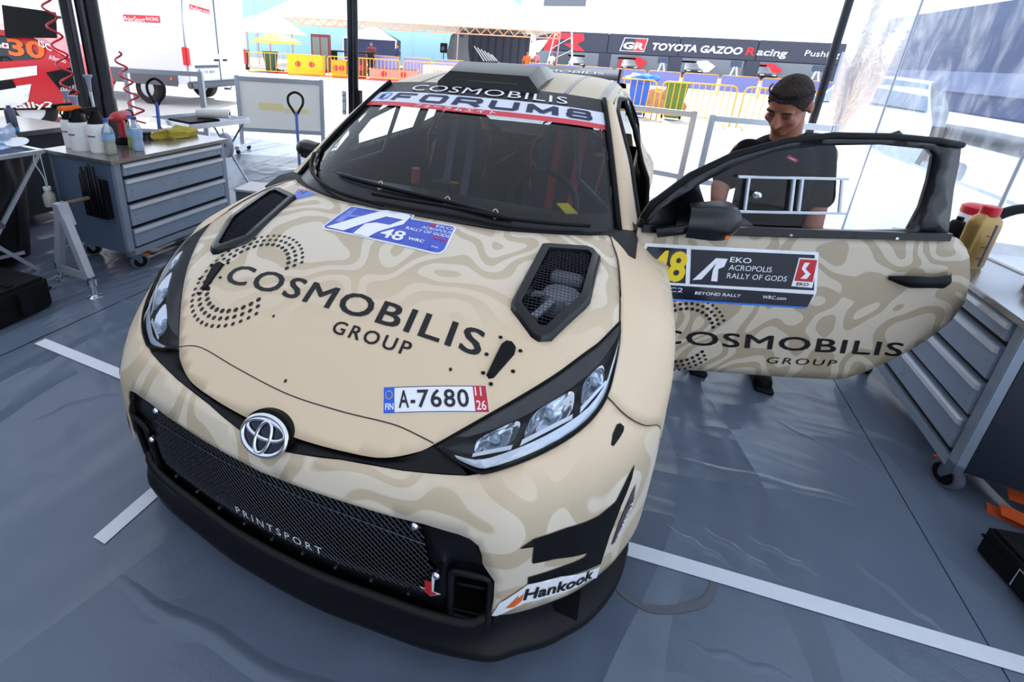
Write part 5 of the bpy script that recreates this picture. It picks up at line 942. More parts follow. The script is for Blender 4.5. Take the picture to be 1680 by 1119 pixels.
for x0, x1, z0, z1 in ((.28, .62, .62, .72), (.64, .98, .60, .66)): MB().box((x0, -.011, z0), (x1, -.009, z1)).build('faded_print', mat('faded_yellow', 'efdca0', .6), t)
alu_frame('barrier_frame', 'aluminium barrier frame behind the mechanic, its post the left of the pair', (1.30, 3.42), (.20, 3.75), 1.07, None, 'aluminium barrier frames'); alu_frame('barrier_frame', 'aluminium barrier frame whose top rail runs behind the mechanic', (1.46, 3.30), (2.55, 3.36), 1.06, None, 'aluminium barrier frames')
# tray table on crossed legs, paper roll, disc, box
t = thing('tray_table', 'folding tray table on thin crossed legs beyond the left cabinet', 'table', (-3.45, 1.16, 0), -8); MB().box((-.34, -.33, .72), (.34, .33, .735)).build('tray_floor', mat('tray_grey', '8b909c', .4, .5), t)
for a, b in (((-.34, -.33), (.34, -.33)), ((.34, -.33), (.34, .33)), ((.34, .33), (-.34, .33)), ((-.34, .33), (-.34, -.33))): MB().bar((*a, .745), (*b, .745), .012, .05).build('tray_side', ALU, t)
for y in (-.28, .28): MB().tube([(-.30, y, .72), (.36, y, .0)], .011, 8).build('leg', STEEL, t); MB().tube([(.30, y, .72), (-.36, y, .0)], .011, 8).build('leg', STEEL, t)
MB().box((-.22, -.22, .735), (.16, .12, .76), .01).build('tray_liner', MBK, t)
t = thing('paper_roll', 'white paper roll lying on the tray table', 'paper roll', (-3.36, 1.25, .812), 0); MB().lathe([(.02, -.16), (.05, -.16), (.05, .16), (.02, .16)], (0, 0, 0), 20, 'x', False).xf(Matrix.Rotation(.5, 4, 'Z')).build('paper', mat('roll_white', 'dcd9d2', .7), t, 40); MB().lathe([(.021, -.161), (.021, .161)], (0, 0, 0), 14, 'x', False).xf(Matrix.Rotation(.5, 4, 'Z')).build('core', mat('card', '9a8a70', .8), t, True)
t = thing('hose_reel', 'round grey reel hanging at the end of the tray table', 'reel', (-2.98, 1.02, .56), -20); MB().lathe([(.0, -.02), (.12, -.02), (.125, 0), (.12, .02), (.0, .02)], (0, 0, 0), 28, 'y').build('disc', mat('reel_grey', '9096a4', .4), t, 35); MB().lathe([(.02, -.035), (.02, .035)], (0, 0, 0), 12, 'y').build('hub', MBK, t); MB().tube([(0, .0, .0), (-.10, .02, .15)], .008, 6).build('hanger', STEEL, t)
t = thing('storage_box', 'grey plastic box on the floor beside the car fender', 'box', (-2.62, 1.02, 0), 12); MB().box((-.16, -.14, 0), (.16, .14, .17), .008).build('body', mat('box_grey', '6f747e', .5), t, 30); MB().box((-.17, -.15, .165), (.17, .15, .19), .006).build('lid', mat('lid_grey', 'c6c5c4', .5), t); MB().box((.10, -.155, .03), (.16, -.14, .06)).build('reflector', RED, t)
t = thing('tent_pole', 'pair of black tent poles standing behind the windscreen', 'tent pole', (-2.67, 2.82, 0))
for x in (-.038, .038): MB().tube([(x, .0, .02), (x, 0, 3.0)], .034, 12).build('shaft', MATS['pole_black'], t, True)
MB().box((-.12, -.1, 0), (.12, .1, .02)).build('foot_plate', MBK, t); MB().box((-.14, -.05, .70), (-.085, -.03, 1.0), .003).build('bracket', ALU, t); MB().box((.075, -.05, .78), (.12, .03, 1.02), .006).build('clamp', MBK, t)
for z in (.75, .88, .95): MB().lathe([(.016, 0), (.016, .02), (.009, .03)], (0, 0, 0), 10, 'y').xf(Matrix.Translation((-.112, -.05, z)) @ Matrix.Rotation(math.pi, 4, 'Z')).build('bolt', STEEL, t)
t = thing('hanging_plaque', 'plain grey plaque hanging from the tent edge above the car', 'sign', (-.38, 4.2, 2.165), -3); MB().box((-.27, -.01, 0), (.27, .01, .35), .004).build('plate', mat('plaque_grey', 'a8adb8', .5), t)
for x in (-.2, .2): MB().tube([(x, 0, .35), (x, 0, .98)], .004, 6).build('wire', STEEL, t)
# ================================================================== OUTSIDE
# ---- white van
t = thing('cargo_van', 'white cargo van parked behind the left cabinet, rear doors towards the tent', 'van', (-8.75, 5.5, 0), 97)   # local +x = width, +y = length forward
vw = mat('van_white', 'ccd6ea', .35); vd = mat('van_grey', '4b505c', .5)
SEC = [(0, .5), (0, 1.15), (.03, 1.9), (.10, 2.45), (.22, 2.62), (1.0, 2.68)]
prof = SEC+[(2.0-x, z) for x, z in SEC[::-1][1:]]
rows = [[(x, y, z) for x, z in prof] for y in (0.02, 1.5, 3, 4.4)]+[[(1+(x-1)*.97, 4.9, .5+(z-.5)*.8) for x, z in prof], [(1+(x-1)*.93, 5.4, .5+(z-.5)*.42) for x, z in prof], [(1+(x-1)*.85, 5.9, .5+(z-.5)*.28) for x, z in prof]]
mb = MB().grid(rows); body_v = mb.build('body', vw, t, 40)
for e in (0, 1):
    x0 = .02+.98*e; d = MB().prism([(x0+.01, .55), (x0+.965, .55), (x0+.965, 1.9), ((x0+.95) if not e else x0+.88, 2.45), ((x0+.11) if not e else x0+.01, 2.45 if not e else 2.62), (x0+.02, 1.9)] if not e else [(x0+.01, .55), (x0+.955, .55), (x0+.93, 1.9), (x0+.86, 2.45), (x0+.01, 2.6)], -.02, .03, 'xz').build('rear_door', vw, t)
    if not e: MB().box((x0+.80, -.045, 1.02), (x0+.94, -.02, 1.06), .006).build('door_handle', MBK, d); MB().lathe([(.06, -.028), (.06, -.02)], (x0+.97, 0, 1.13), 20, 'y').build('badge', CHR, d)
    else: MB().box((x0+.12, -.045, 1.02), (x0+.26, -.02, 1.06), .006).build('door_handle', MBK, d)
    MB().tube([(x0+.01 if e else x0+.965, -.022, .56), (x0+.01 if e else x0+.965, -.022, 2.5)], .006, 5).build('door_seam', mat('seam_dark', '555b66', .5), d)
for x in (-.02, 1.90): MB().box((x, -.03, .92), (x+.12, .10, 1.32), .02).build('tail_lamp', RED, t)
MB().box((-.03, -.10, .42), (2.03, .06, .58), .03).build('bumper', vd, t); MB().box((-.025, .3, .45), (-.005, 4.2, .78), .004).build('side_moulding', vd, t); MB().lathe([(.03, -.01), (.03, .01)], (-.03, .45, .62), 10, 'x').build('side_marker', ORG, t)
MB().box((.28, -.04, .72), (.80, -.022, .84), .003).build('number_plate', WHT, t); MB().box((.28, -.044, .722), (.33, -.024, .838)).build('plate_band', BLU, t); MB().box((.2, -.038, .87), (.95, -.02, .93), .006).build('plate_light', vd, t)
lettering('plate_characters', [('YXR-804', (.36, .745), (.78, .745), (0, .07))], lambda x, z: (x, -.047, z), INK, t)
MB().prism([(.25, 2.12), (.85, 2.06), (.85, 2.15), (.25, 2.22)], -.026, -.021, 'xz').build('door_logo', RED, t); lettering('door_logo', [('PrintSport', (.27, 2.11), (.6, 2.08), (.01, .08)), ('RACING', (.64, 2.085), (.83, 2.07), (0, .05))], lambda x, z: (x, -.029, z), WINK, t)
sl = lambda y, z: (-.012+.0*z+(.04*max(0, z-1.15)), y, z)
panel('side_logo', [(.60, 1.80), (1.6, 1.80), (1.6, 1.94), (.60, 1.94)], lambda y, z: (sl(y, z)[0], y, z), RED, t, step=.3)
lettering('side_logo', [('RACING', (.96, 1.835), (.63, 1.835), (0, .07), dict(off=.01))], lambda y, z: (sl(y, z)[0]-.006, y, z), WINK, t); lettering('side_logo', [('PrintSport', (1.59, 1.79), (1.0, 1.79), (-.02, .11), dict(off=.005))], lambda y, z: (sl(y, z)[0]-.006, y, z), WINK, t)
for y in (1.25, 4.7):
    for x in (.14, 1.86): w = MB().lathe([(.2, -.11), (.33, -.11), (.35, -.08), (.35, .08), (.33, .11), (.2, .11)], (x, y, .35), 26, 'x', False).build('wheel', RUB, t, 40); MB().lathe([(.0, -.10), (.2, -.10), (.21, .1), (0, .1)], (x, y, .35), 20, 'x').build('rim', STEEL, w)
MB().tube([(1.0, -.1, .38), (1.0, -.28, .38), (1.0, -.3, .45)], .03, 8).build('tow_bar', STEEL, t)
# ---- red rally car, rear quarter
t = thing('rally_car', 'red and white rally car number 30 at the left edge of the tent', 'car', (-7.75, 2.62, 0), 42)   # rear end at local x=0, length to -x
rp = [(-.05, .32), (.02, .55), (0, .95), (-.12, 1.12), (-.55, 1.42), (-1.1, 1.6), (-2.2, 1.62), (-2.7, 1.25), (-3.4, 1.1), (-3.75, .9), (-3.8, .4), (-3.2, .3), (-1.2, .3)]
redp = mat('rally_red', 'c5202c', .35)
o = panel('body_side', rp, lambda x, z: (x, -.02-.06*max(0, 1-((z-.75)/.5)**2)+(.25*max(0, z-1.0)), z), redp, t, step=.12); MB().prism(rp, .12, 1.7, 'xz').build('body_shell', redp, t)
sy_ = lambda o_: (lambda x, z: (x, -.02-.06*max(0, 1-((z-.75)/.5)**2)+(.25*max(0, z-1.0))-o_, z))
panel('side_window', [(-.45, 1.10), (-.52, 1.22), (-.8, 1.40), (-1.3, 1.50), (-2.2, 1.50), (-2.6, 1.15), (-1.2, 1.02)], sy_(.006), mat('window_dark', '20242c', .15), t, step=.12)
panel('white_flash', [(-2.6, .62), (-1.5, .86), (-.50, 1.0), (-.52, .86), (-1.3, .70), (-1.5, .5), (-2.6, .45)], sy_(.008), WINK, t, step=.12); panel('white_flash', [(-1.6, .34), (-1.15, .62), (-.62, .72), (-.72, .45), (-.95, .34)], sy_(.008), WINK, t, step=.12); panel('black_flash', [(-1.6, .56), (-1.2, .74), (-.85, .78), (-.82, .66), (-1.2, .58), (-1.6, .36)], sy_(.010), MBK, t, step=.12); panel('black_flash', [(-.40, .9), (-.02, 1.0), (.0, .6), (-.22, .55)], sy_(.010), MBK, t, step=.12)
panel('roof_flash', [(-.62, 1.47), (-1.1, 1.60), (-2.2, 1.62), (-2.2, 1.56), (-1.2, 1.54)], sy_(.012), WINK, t, step=.12)
lettering('race_number', [('30', (-0.840, 1.15), (-0.380, 1.11), (-.02, .23), dict(off=.03, maxe=.2))], sy_(.014), ORG, t)
lettering('crew_names', [('Yamamoto', (-1.710, 1.28), (-0.920, 1.24), (0, .08), dict(maxe=.2)), ('Fulton', (-1.580, 1.13), (-1.090, 1.105), (0, .08), dict(maxe=.2))], sy_(.014), WINK, t)
panel('flag_patch', [(-0.920, 1.24), (-0.840, 1.235), (-0.840, 1.31), (-0.920, 1.315)], sy_(.013), WINK, t); panel('flag_patch', circle((-0.880, 1.275), .022), sy_(.015), RED, t)
for k, m in enumerate((mat('flag_green', '2a8a58', .5), WINK, ORG)): panel('flag_patch', [(-1.2+.05*k, 1.10), (-1.15+.05*k, 1.10), (-1.15+.05*k, 1.17), (-1.2+.05*k, 1.17)], sy_(.013), m, t)
lettering('sponsor_text', [('ISC', (-.46, 1.30), (-.3, 1.22), (0, .09), dict(off=.02)), ('Albemo', (-.34, 1.10), (-.12, 1.05), (0, .07)), ('ENDLESS', (-.25, .60), (.0, .66), (0, .07)), ('Rally2', (-1.0, .335), (-.4, .36), (0, .09), dict(off=.02))], sy_(.016), WINK, t)
panel('sill_strip', [(-1.5, .30), (-1.4, .33), (-.5, .36), (-.1, .40), (-.05, .32)], sy_(.011), MBK, t); MB().box((-.12, -.08, .28), (.02, -.02, .62), .01).build('mud_flap', mat('flap_blue', '3c64a8', .5), t)
wg2 = MB().box((-.75, .05, 1.72), (-.25, .7, 1.76), .01).build('rear_wing', MBK, t); MB().prism([(-.85, 1.40), (-.2, 1.42), (-.15, 1.80), (-.8, 1.86)], .02, .05, 'xz').build('wing_endplate', MBK, t)
for x in (-.75, -3.1): w = MB().lathe([(.2, -.1), (.3, -.1), (.32, -.07), (.32, .07), (.3, .1), (.2, .1)], (x, .12, .32), 24, 'y', False).build('wheel', RUB, t, 40); MB().lathe([(0, -.085), (.2, -.085), (.2, .08), (0, .08)], (x, .12, .32), 18, 'y').build('rim', WHT, w)
# ---- yellow crowd barriers
yb = mat('barrier_yellow', 'f0a51e', .5)
def barrier(a, b, h, label, group, nb=12, cover=None):
    a, b = Vector((*a, 0)), Vector((*b, 0)); L_ = (b-a).length; t = thing('crowd_barrier', label, 'barrier', a, math.degrees(math.atan2(b.y-a.y, b.x-a.x)), group); r = .021
    MB().tube([(0, 0, .02), (0, 0, h-.12), (.04, 0, h-.03), (.12, 0, h), (L_-.12, 0, h), (L_-.04, 0, h-.03), (L_, 0, h-.12), (L_, 0, .02)], r, 6).build('frame', yb, t, True); MB().tube([(0, 0, .2), (L_, 0, .2)], r*.9, 6).build('lower_rail', yb, t)
    for k in range(1, nb): MB().tube([(L_*k/nb, 0, .2), (L_*k/nb, 0, h)], .011, 5).build('bar', yb, t)
    for x in (.12, L_-.12): MB().tube([(x, -.22, .01), (x, -.1, .06), (x, .1, .06), (x, .22, .01)], r*.9, 6).build('foot', yb, t)
    if cover: MB().grid([[(x, -.03-.008*math.sin(40*x), z) for x in np.linspace(.03, L_-.03, 40)] for z in (.28, h-.02)]).build('cover', cover, t, True)
    return t
bar_y = 11.35
XS = [(-4.6, -2.95), (-2.85, -1.05), (-.95, 1.08), (1.22, 2.98), (3.14, 4.9), (5.0, 6.8)]
nm = ['leftmost, behind the car roof', 'behind the roof scoop', 'in front of the blue wheelie bin', 'in front of the green wheelie bin', 'behind the mechanic\'s head', 'behind the vinyl wall']
for (x0, x1), n_ in zip(XS, nm): barrier((x0, 11.9-.05*x0), (x1, 11.9-.05*x1), 1.06, 'yellow steel crowd barrier '+n_, 'near yellow barriers')
FL = [(-17.4, 14.3), (-13.25, 16.55), (-13.0, 16.6), (-9.4, 16.9), (-9.2, 16.9), (-5.9, 17.0), (-5.7, 17.0), (-2.4, 16.6)]
for k in range(4): barrier(FL[2*k], FL[2*k+1], 1.0, 'yellow crowd barrier '+['beside the white van with bins behind', 'right of the yellow crates, behind the tent poles', 'in front of the white covered tables', 'furthest right of the far left row'][k], 'far left yellow barriers', 20)
bc = mat('cover_purple', '7478b4', .8)
for k in range(9):
    x = -6.0+1.72*k; y = 27.4-.32*k if k < 12 else 0; barrier((x, y), (x+1.6, y-.3), 1.05, 'barrier wrapped in a purple blue cover, number %s of the row from the left' % ['one', 'two', 'three', 'four', 'five', 'six', 'seven', 'eight', 'nine'][k], 'purple covered barriers', 6, bc)
for k in range(3):
    x = -13.5+1.9*k; barrier((x, 21.5), (x+1.75, 21.3), 1.05, 'far barrier with a lilac printed cover, '+['left', 'middle', 'right'][k]+' of three behind the tent poles', 'lilac covered barriers', 6, mat('cover_lilac', '8a90cc', .7))
# ---- wheelie bins
def wbin(label, loc, col, rz=0, lid=True, group='wheelie bins'):
    t = thing('wheelie_bin', label, 'bin', loc, rz, group); m = mat('bin_'+col, col, .5)
    MB().grid([[(x*w, y*d, z) for x, y in ((-1, -1), (1, -1), (1, 1), (-1, 1), (-1, -1))] for w, d, z in ((.18, .2, .06), (.19, .21, .1), (.27, .29, .92), (.29, .31, .94), (.29, .31, .98))]).build('body', m, t)
    MB().box((-.30, -.32, .97), (.30, .32, 1.02), .015).build('lid', m, t); MB().tube([(-.2, .36, .93), (.2, .36, .93)], .02, 8).build('handle', m, t)
    for e in (-1, 1): MB().lathe([(.1, -.025), (.1, .025)], (e*.24, .18, .1), 16, 'x').build('wheel', MBK, t)
    return t
wbin('blue wheelie bin with a bin liner behind the yellow barrier', (.66, 12.5, 0), '2f62c8'); crumple('bin_liner', 'blue bin liner spilling over the blue bin', 'bag', (.66, 12.5, 1.02), (.44, .36, .12), mat('liner_blue', '3a7fe0', .35), 4); wbin('green wheelie bin behind the yellow barrier', (1.62, 12.55, 0), '5b7a34'); crumple('rubbish_heap', 'brown cardboard heap beyond the green bin', 'cardboard', (1.35, 14.6, -.012), (.7, .35, .5), mat('cardboard', 'a87a5c', .8, noise=(4, .4)), 9)
wbin('dark green bin at the left end of the far barrier row', (-18.2, 16.6, 0), '22402c', 20, group='dark green bins'); wbin('dark green bin next to the yellow crates', (-16.9, 17.2, 0), '244a33', 20, group='dark green bins')
# ---- catering corner
def crate(loc, s, col, label, cat='crate'):
    t = thing('crate', label, cat, loc, 25); MB().box((-s[0]/2, -s[1]/2, 0), (s[0]/2, s[1]/2, s[2]), .02).build('body', mat('crate_'+col, col, .5), t)
    MB().box((-s[0]/2-.02, -s[1]/2-.02, s[2]-.05), (s[0]/2+.02, s[1]/2+.02, s[2])).build('rim', mat('crate_'+col, col, .5), t)
    for k in (-1, 1): panel('round_mark', circle((k*s[0]*.2, s[2]*.55), .14, 14), lambda x, z: (x, -s[1]/2-.012, z), mat('mark_red', 'b5344a', .5), t)
    return t
crate((-15.0, 17.6, 0), (1.7, .7, .95), 'e8b820', 'wide yellow drinks cooler behind the barrier'); crate((-13.3, 18.0, 0), (.7, .6, .8), 'd9a01c', 'small yellow crate right of the drinks cooler'); crate((-12.6, 18.6, 0), (.8, .5, .9), '5a3438', 'brown cabinet right of the yellow crates')
crate((-10.9, 19.2, 0), (2.4, .8, .5), 'd99a94', 'low pink counter behind the tent poles')
t = thing('red_carpet', 'red walkway strip behind the yellow barriers', 'carpet', (-11.5, 18.0, -.012), 4); MB().box((-6.5, -.6, 0), (7.5, .7, .012)).build('strip', mat('carpet_red', 'd2232f', .9), t); MB().box((-6.5, -.66, 0), (7.5, -.6, .012)).build('edge', mat('kerb_grey', '8d8f98', .7), t)
t = thing('parasol', 'yellow parasol above the drinks cooler', 'parasol', (-17.4, 18.3, 0)); MB().tube([(0, 0, 0), (0, 0, 1.95)], .03, 8).build('pole', WHT, t); MB().lathe([(1.25, 1.42), (1.2, 1.52), (.7, 1.75), (.05, 1.98)], (0, 0, 0), 8, 'z', False).build('canopy', mat('parasol_yellow', 'f0c040', .7), t); MB().lathe([(.3, 0), (.3, .06), (.06, .1)], (0, 0, 0), 16).build('base', MBK, t)
t = thing('drinks_fridge', 'tall dark red drinks fridge beyond the barrier', 'fridge', (-16.3, 20.6, 0), 30); MB().box((-.5, -.4, 0), (.5, .4, 2.0)).build('cabinet', mat('fridge_red', '7a3038', .5), t); MB().box((-.42, -.42, .15), (.42, -.4, 1.85)).build('glass_door', mat('fridge_glass', '6b7a78', .2), t); MB().box((-.03, -.43, .1), (.03, -.4, 1.9)).build('mullion', MATS['fridge_red'], t)
t = thing('serving_table', 'dark framed serving table behind the barrier', 'table', (-14.0, 20.2, 0), 10); MB().box((-1.1, -.3, 1.15), (1.1, .3, 1.22)).build('top', MBK, t)
for x in (-1.05, 1.05): MB().box((x-.05, -.3, 0), (x+.05, .3, 1.15)).build('leg', MBK, t)
for k in range(3):
    t = thing('draped_table', 'table under a white cloth behind the far barriers, '+['left', 'middle', 'right'][k]+' of three', 'table', (-8.6+2.3*k, 20.2-.2*k, 0), 0, 'white draped tables'); MB().box((-1.0, -.4, .75), (1.0, .4, .78)).build('top', WHT, t); MB().grid([[(x, -.41-.03*math.sin(18*x), z) for x in np.linspace(-1, 1, 30)] for z in (-.012, .78)]).build('cloth', mat('cloth_pinkish', 'e9d4dc', .8), t, True)
    lettering('cloth_print', [('WRC', (-.4, .35), (.5, .35), (0, .2), dict(off=.03, maxe=.3))], lambda x, z: (x, -.46, z), mat('print_rose', 'c98aa0', .7), t)
def figure(label, loc, top, legs, rz=0):
    t = thing('person', label, 'person', loc, rz); mb = MB(); ellip(mb, (0, 0, 1.62), (.085, .1, .12), None, 10); blob(mb, (0, 0, 1.4), (0, 0, 1.56), .06, .055, 8)
    for e in (-1, 1): blob(mb, (e*.2, 0, 1.38), (e*.25, -.03, 1.1), .055, .045, 8); blob(mb, (e*.25, -.03, 1.1), (e*.22, -.15, .88), .045, .03, 8); blob(mb, (e*.22, -.15, .86), (e*.215, -.2, .78), .04, .025, 8)
    blob(mb, (0, 0, 1.3), (0, 0, .95), .16, .14, 10)
    for e in (-1, 1): blob(mb, (e*.09, 0, .9), (e*.11, -.02, .5), .09, .06, 8); blob(mb, (e*.11, -.02, .5), (e*.12, 0, .08), .06, .04, 8); blob(mb, (e*.12, .02, .05), (e*.13, -.14, .04), .045, .04, 8)
    remesh(mb, 'body', skin, t, .02, 3); sh_ = MB(); blob(sh_, (0, 0, 1.34), (0, 0, .92), .18, .17, 10, (1.1, .8)); [blob(sh_, (e*.17, 0, 1.39), (e*.24, -.02, 1.15), .075, .07, 8) for e in (-1, 1)]; remesh(sh_, 'shirt', top, t, .02, 3)
    p_ = MB(); [blob(p_, (e*.09, 0, .92), (e*.115, -.01, .12), .115, .07, 8) for e in (-1, 1)]; remesh(p_, 'trousers', legs, t, .02, 3); h_ = MB(); ellip(h_, (0, .015, 1.66), (.09, .1, .09), None, 10); h_.build('hair', hairm, t, True)
figure('distant person in a dark top left of the twin tent poles', (-13.3, 21.0, 0), mat('top_maroon', '6b2f3a', .8), MBK, 20); figure('distant person in a navy top right of the twin tent poles', (-12.0, 21.6, 0), mat('top_navy', '2c3560', .8), trou, -30); figure('distant person in an orange top near the leaning railings', (-6.6, 29.5, -.012), ORG, mat('jeans', '38406a', .8)); figure('distant person in pink by the white scaffold', (-8.4, 41, 0), mat('top_pink', 'd87a80', .8), MBK); figure('distant person in white by the dark service building', (-7.2, 42, 0), WHT, trou)
# ---- marquees and buildings behind
def marquee(name, label, c, L_, D, he, ha, col, rz=0, truss=True):
    t = thing(name, label, 'marquee', c, rz); m = mat('marq_'+col, col, .8)
    MB().grid([[(-L_/2, -D/2, he), (-L_/2*.45, 0, ha), (-L_/2, D/2, he)], [(L_/2, -D/2, he), (L_/2*.45, 0, ha), (L_/2, D/2, he)]]).add([(-L_/2, -D/2, he), (-L_/2, D/2, he), (-L_/2*.45, 0, ha), (L_/2, -D/2, he), (L_/2, D/2, he), (L_/2*.45, 0, ha)], [(0, 1, 2), (3, 5, 4)]).build('roof', m, t)
    for x in np.linspace(-L_/2, L_/2, 4): MB().tube([(x, -D/2, 0), (x, -D/2, he)], .05, 6).build('post', mat('post_pink', 'b58a8e', .5), t)
    if truss:
        tm = mat('truss_orange', 'dc9f7a', .6); MB().box((-L_/2, -D/2-.02, he-.45), (L_/2, -D/2+.02, he-.38)).build('chord', tm, t); MB().box((-L_/2, -D/2-.02, he-.05), (L_/2, -D/2+.02, he+.02)).build('chord', tm, t); n = int(L_/.7)
        w = MB()
        for k in range(n): w.bar((-L_/2+L_*k/n, -D/2, he-.4), (-L_/2+L_*(k+.5)/n, -D/2, he-.02), .05); w.bar((-L_/2+L_*(k+.5)/n, -D/2, he-.02), (-L_/2+L_*(k+1)/n, -D/2, he-.4), .05)
        w.build('truss_web', tm, t)['kind'] = 'stuff'
    return t
marquee('marquee', 'large white marquee with a pinkish truss edge', (-15.6, 31, 0), 19.5, 10, 3.0, 6.6, 'f4f2f0', 21)
marquee('marquee', 'small white tent above the catering corner', (-20.3, 20.9, 0), 3.8, 3, 1.95, 2.9, 'f6f4f2', 22, False)
t = thing('pop_up_tent', 'dark navy pop-up tent behind the twin poles', 'tent', (-15.0, 24.0, 0), 22); MB().box((-1.6, -1.2, .7), (1.6, 1.2, 1.9)).build('wall', mat('tent_navy', '343a58', .8), t); MB().grid([[(-1.65, -1.25, 1.9), (1.65, -1.25, 1.9)], [(-.3, 0, 2.6), (.3, 0, 2.6)], [(-1.65, 1.25, 1.9), (1.65, 1.25, 1.9)]]).build('roof', mat('tent_pale', 'c9cdd8', .8), t)
for x in (-1.55, 1.55): MB().tube([(x, -1.2, 0), (x, -1.2, 1.9)], .04, 6).build('post', WHT, t)
t = thing('hall', 'pale blue hall wall behind the large marquee', 'building', (-23, 39, 0), 22); MB().box((-13, 0, 0), (13, 6, 6.5)).build('wall', mat('hall_blue', '9cc4d6', .8), t)
for x in np.linspace(-12, 12, 9): MB().box((x-.04, -.05, 0), (x+.04, 0, 6.5)).build('wall_joint', mat('joint', 'a9c4d4', .7), t)
MB().box((-13.1, -.3, 6.4), (13.1, 6.2, 6.6)).build('roof_edge', mat('hall_dark', '5a6478', .7), t)
t = thing('loudspeaker', 'black loudspeaker on a stand under the marquee', 'speaker', (-11.6, 27.2, 0)); MB().box((-.2, -.15, 1.35), (.2, .15, 1.95), .02).build('cabinet', MBK, t); MB().tube([(0, 0, 0), (0, 0, 1.35)], .025, 6).build('stand', MBK, t); MB().lathe([(.13, -.16), (.1, -.15)], (0, 0, 1.62), 14, 'y').build('cone', mat('cone', '45464c', .6), t)
crumple('tarpaulin_heap', 'dark grey tarpaulin draped over a tall stack under the marquee', 'tarpaulin', (-11.6, 30, 0), (.8, .6, 2.0), mat('tarp', '6b7078', .4), 11)
t = thing('stacked_railings', 'stack of white metal railings leaning under the marquee', 'railings', (-9.9, 31, 0), 20)
for k in range(6): MB().bar((-.9+.25*k, 0, 1.9-.1*k), (.6+.25*k, 0, .05), .07).build('rail', WHT, t)
t = thing('dark_container', 'dark grey container behind the leaning railings', 'container', (-10.4, 35, 0), 20); MB().box((-2.6, 0, 0), (2.6, 3, 3.0)).build('body', mat('cont_dark', '4b4f60', .7), t)
for x in np.linspace(-2.4, 2.4, 9): MB().box((x-.05, -.06, .1), (x+.05, 0, 2.9)).build('rib', mat('cont_rib', '3c4052', .7), t)
def scaffold(label, loc, w, h, rz):
    t = thing('scaffold_tower', label, 'scaffold', loc, rz)
    for x in (-w, w):
        for y in (-w, w): MB().tube([(x, y, 0), (x*.35, y*.35, h)], .04, 6).build('leg', WHT, t)
    for k in range(5):
        z = h*k/5; f_ = 1-.65*k/5; g_ = 1-.65*(k+1)/5; MB().tube([(-w*f_, -w*f_, z), (w*g_, -w*g_, h*(k+1)/5)], .025, 5).build('brace', WHT, t)
    return t
scaffold('white lattice tower at the right end of the large marquee', (-6.3, 41, 0), 1.2, 5.2, 10); scaffold('short white lattice tower beside the dark service building', (-10.9, 47.5, 0), .8, 4.2, 0)
t = thing('gantry', 'blue grey gantry with a slanted roof behind the marquee', 'gantry', (-17, 60.5, 0), 15); gm = mat('gantry_blue', '4f5a80', .6); MB().prism([(-8, 8.2), (-8, 9.8), (-2.5, 8.1), (.6, 6.65), (3.3, 5.7), (3.3, 5.4), (.6, 6.0), (-2.4, 6.8), (-5, 7.5)], 0, 3, 'xz').build('roof_wedge', gm, t); MB().box((.4, .2, 0), (3.0, 2.8, 5.5)).build('cabin', mat('gantry_pale', 'a5c8d6', .6), t); MB().box((-3.4, -.05, 7.1), (-1.2, 0, 8.0)).build('sign', mat('gantry_sign', 'b4b9dc', .6), t); MB().box((-6.2, .4, 0), (-5.4, 1.4, 7.8)).build('support', gm, t)
# ---- dark service building with banner and five bays
t = thing('service_building', 'long dark service building with red and white team banner', 'building', (-10.6, 50.2, 0), 9.6); bn = mat('banner_dark', '3b3f50', .7); Lb = 36
for k in range(5):
    x0 = [0, 7.4, 14.3, 21.4, 28.8][k]; x1 = [7.36, 14.26, 21.36, 28.76, 36][k]; MB().box((x0+.02, -.1, 2.1), (x1-.02, 0, 3.98)).build('banner_panel', bn, t)
MB().box((0, .02, 2.0), (Lb, 1.0, 3.9)).build('roof_block', mat('roof_dark', '2c2f3c', .8), t); MB().box((0, 8.8, 0), (Lb, 9, 2.1)).build('rear_wall', mat('rear_grey', '7d828e', .8), t); MB().box((-2.6, -.15, 0), (.0, 3, 2.9)).build('end_wall', bn, t)
bl = lambda x, z: (x, -.13, z)
lettering('banner_text', [('TOYOTA GAZOO', (11.6, 2.62), (20.0, 2.58), (.12, .62), dict(off=.03, maxe=5))], bl, WINK, t); lettering('banner_text', [('acing', (21.35, 2.58), (23.9, 2.56), (.1, .62), dict(maxe=5, bold=.06)), ('Pushing', (25.5, 2.75), (28.4, 2.72), (.05, .5), dict(maxe=5)), ('the', (29.4, 2.72), (30.6, 2.71), (.05, .5), dict(maxe=5))], bl, WINK, t); lettering('banner_text', [('R', (20.35, 2.55), (21.2, 2.55), (.12, .72), dict(off=.03, maxe=5))], bl, RED, t)
rd = mat('banner_red', 'd8323e', .6)
for pl, m in (([(8.6, 2.35), (11.0, 2.35), (11.2, 3.65), (8.9, 3.65)], WINK), ([(8.7, 2.4), (9.9, 2.4), (10.05, 3.6), (8.98, 3.6)], bn), ([(9.9, 2.4), (10.95, 2.4), (11.12, 3.6), (10.05, 3.6)], rd)): panel('banner_logo', pl, lambda x, z, k_=[WINK, bn, rd].index(m): (x, -.12-.01*k_, z), m, t, step=3)
lettering('banner_logo', [('GR', (8.85, 2.6), (10.9, 2.58), (.1, .6), dict(off=.04, maxe=5))], lambda x, z: (x, -.16, z), WINK, t)
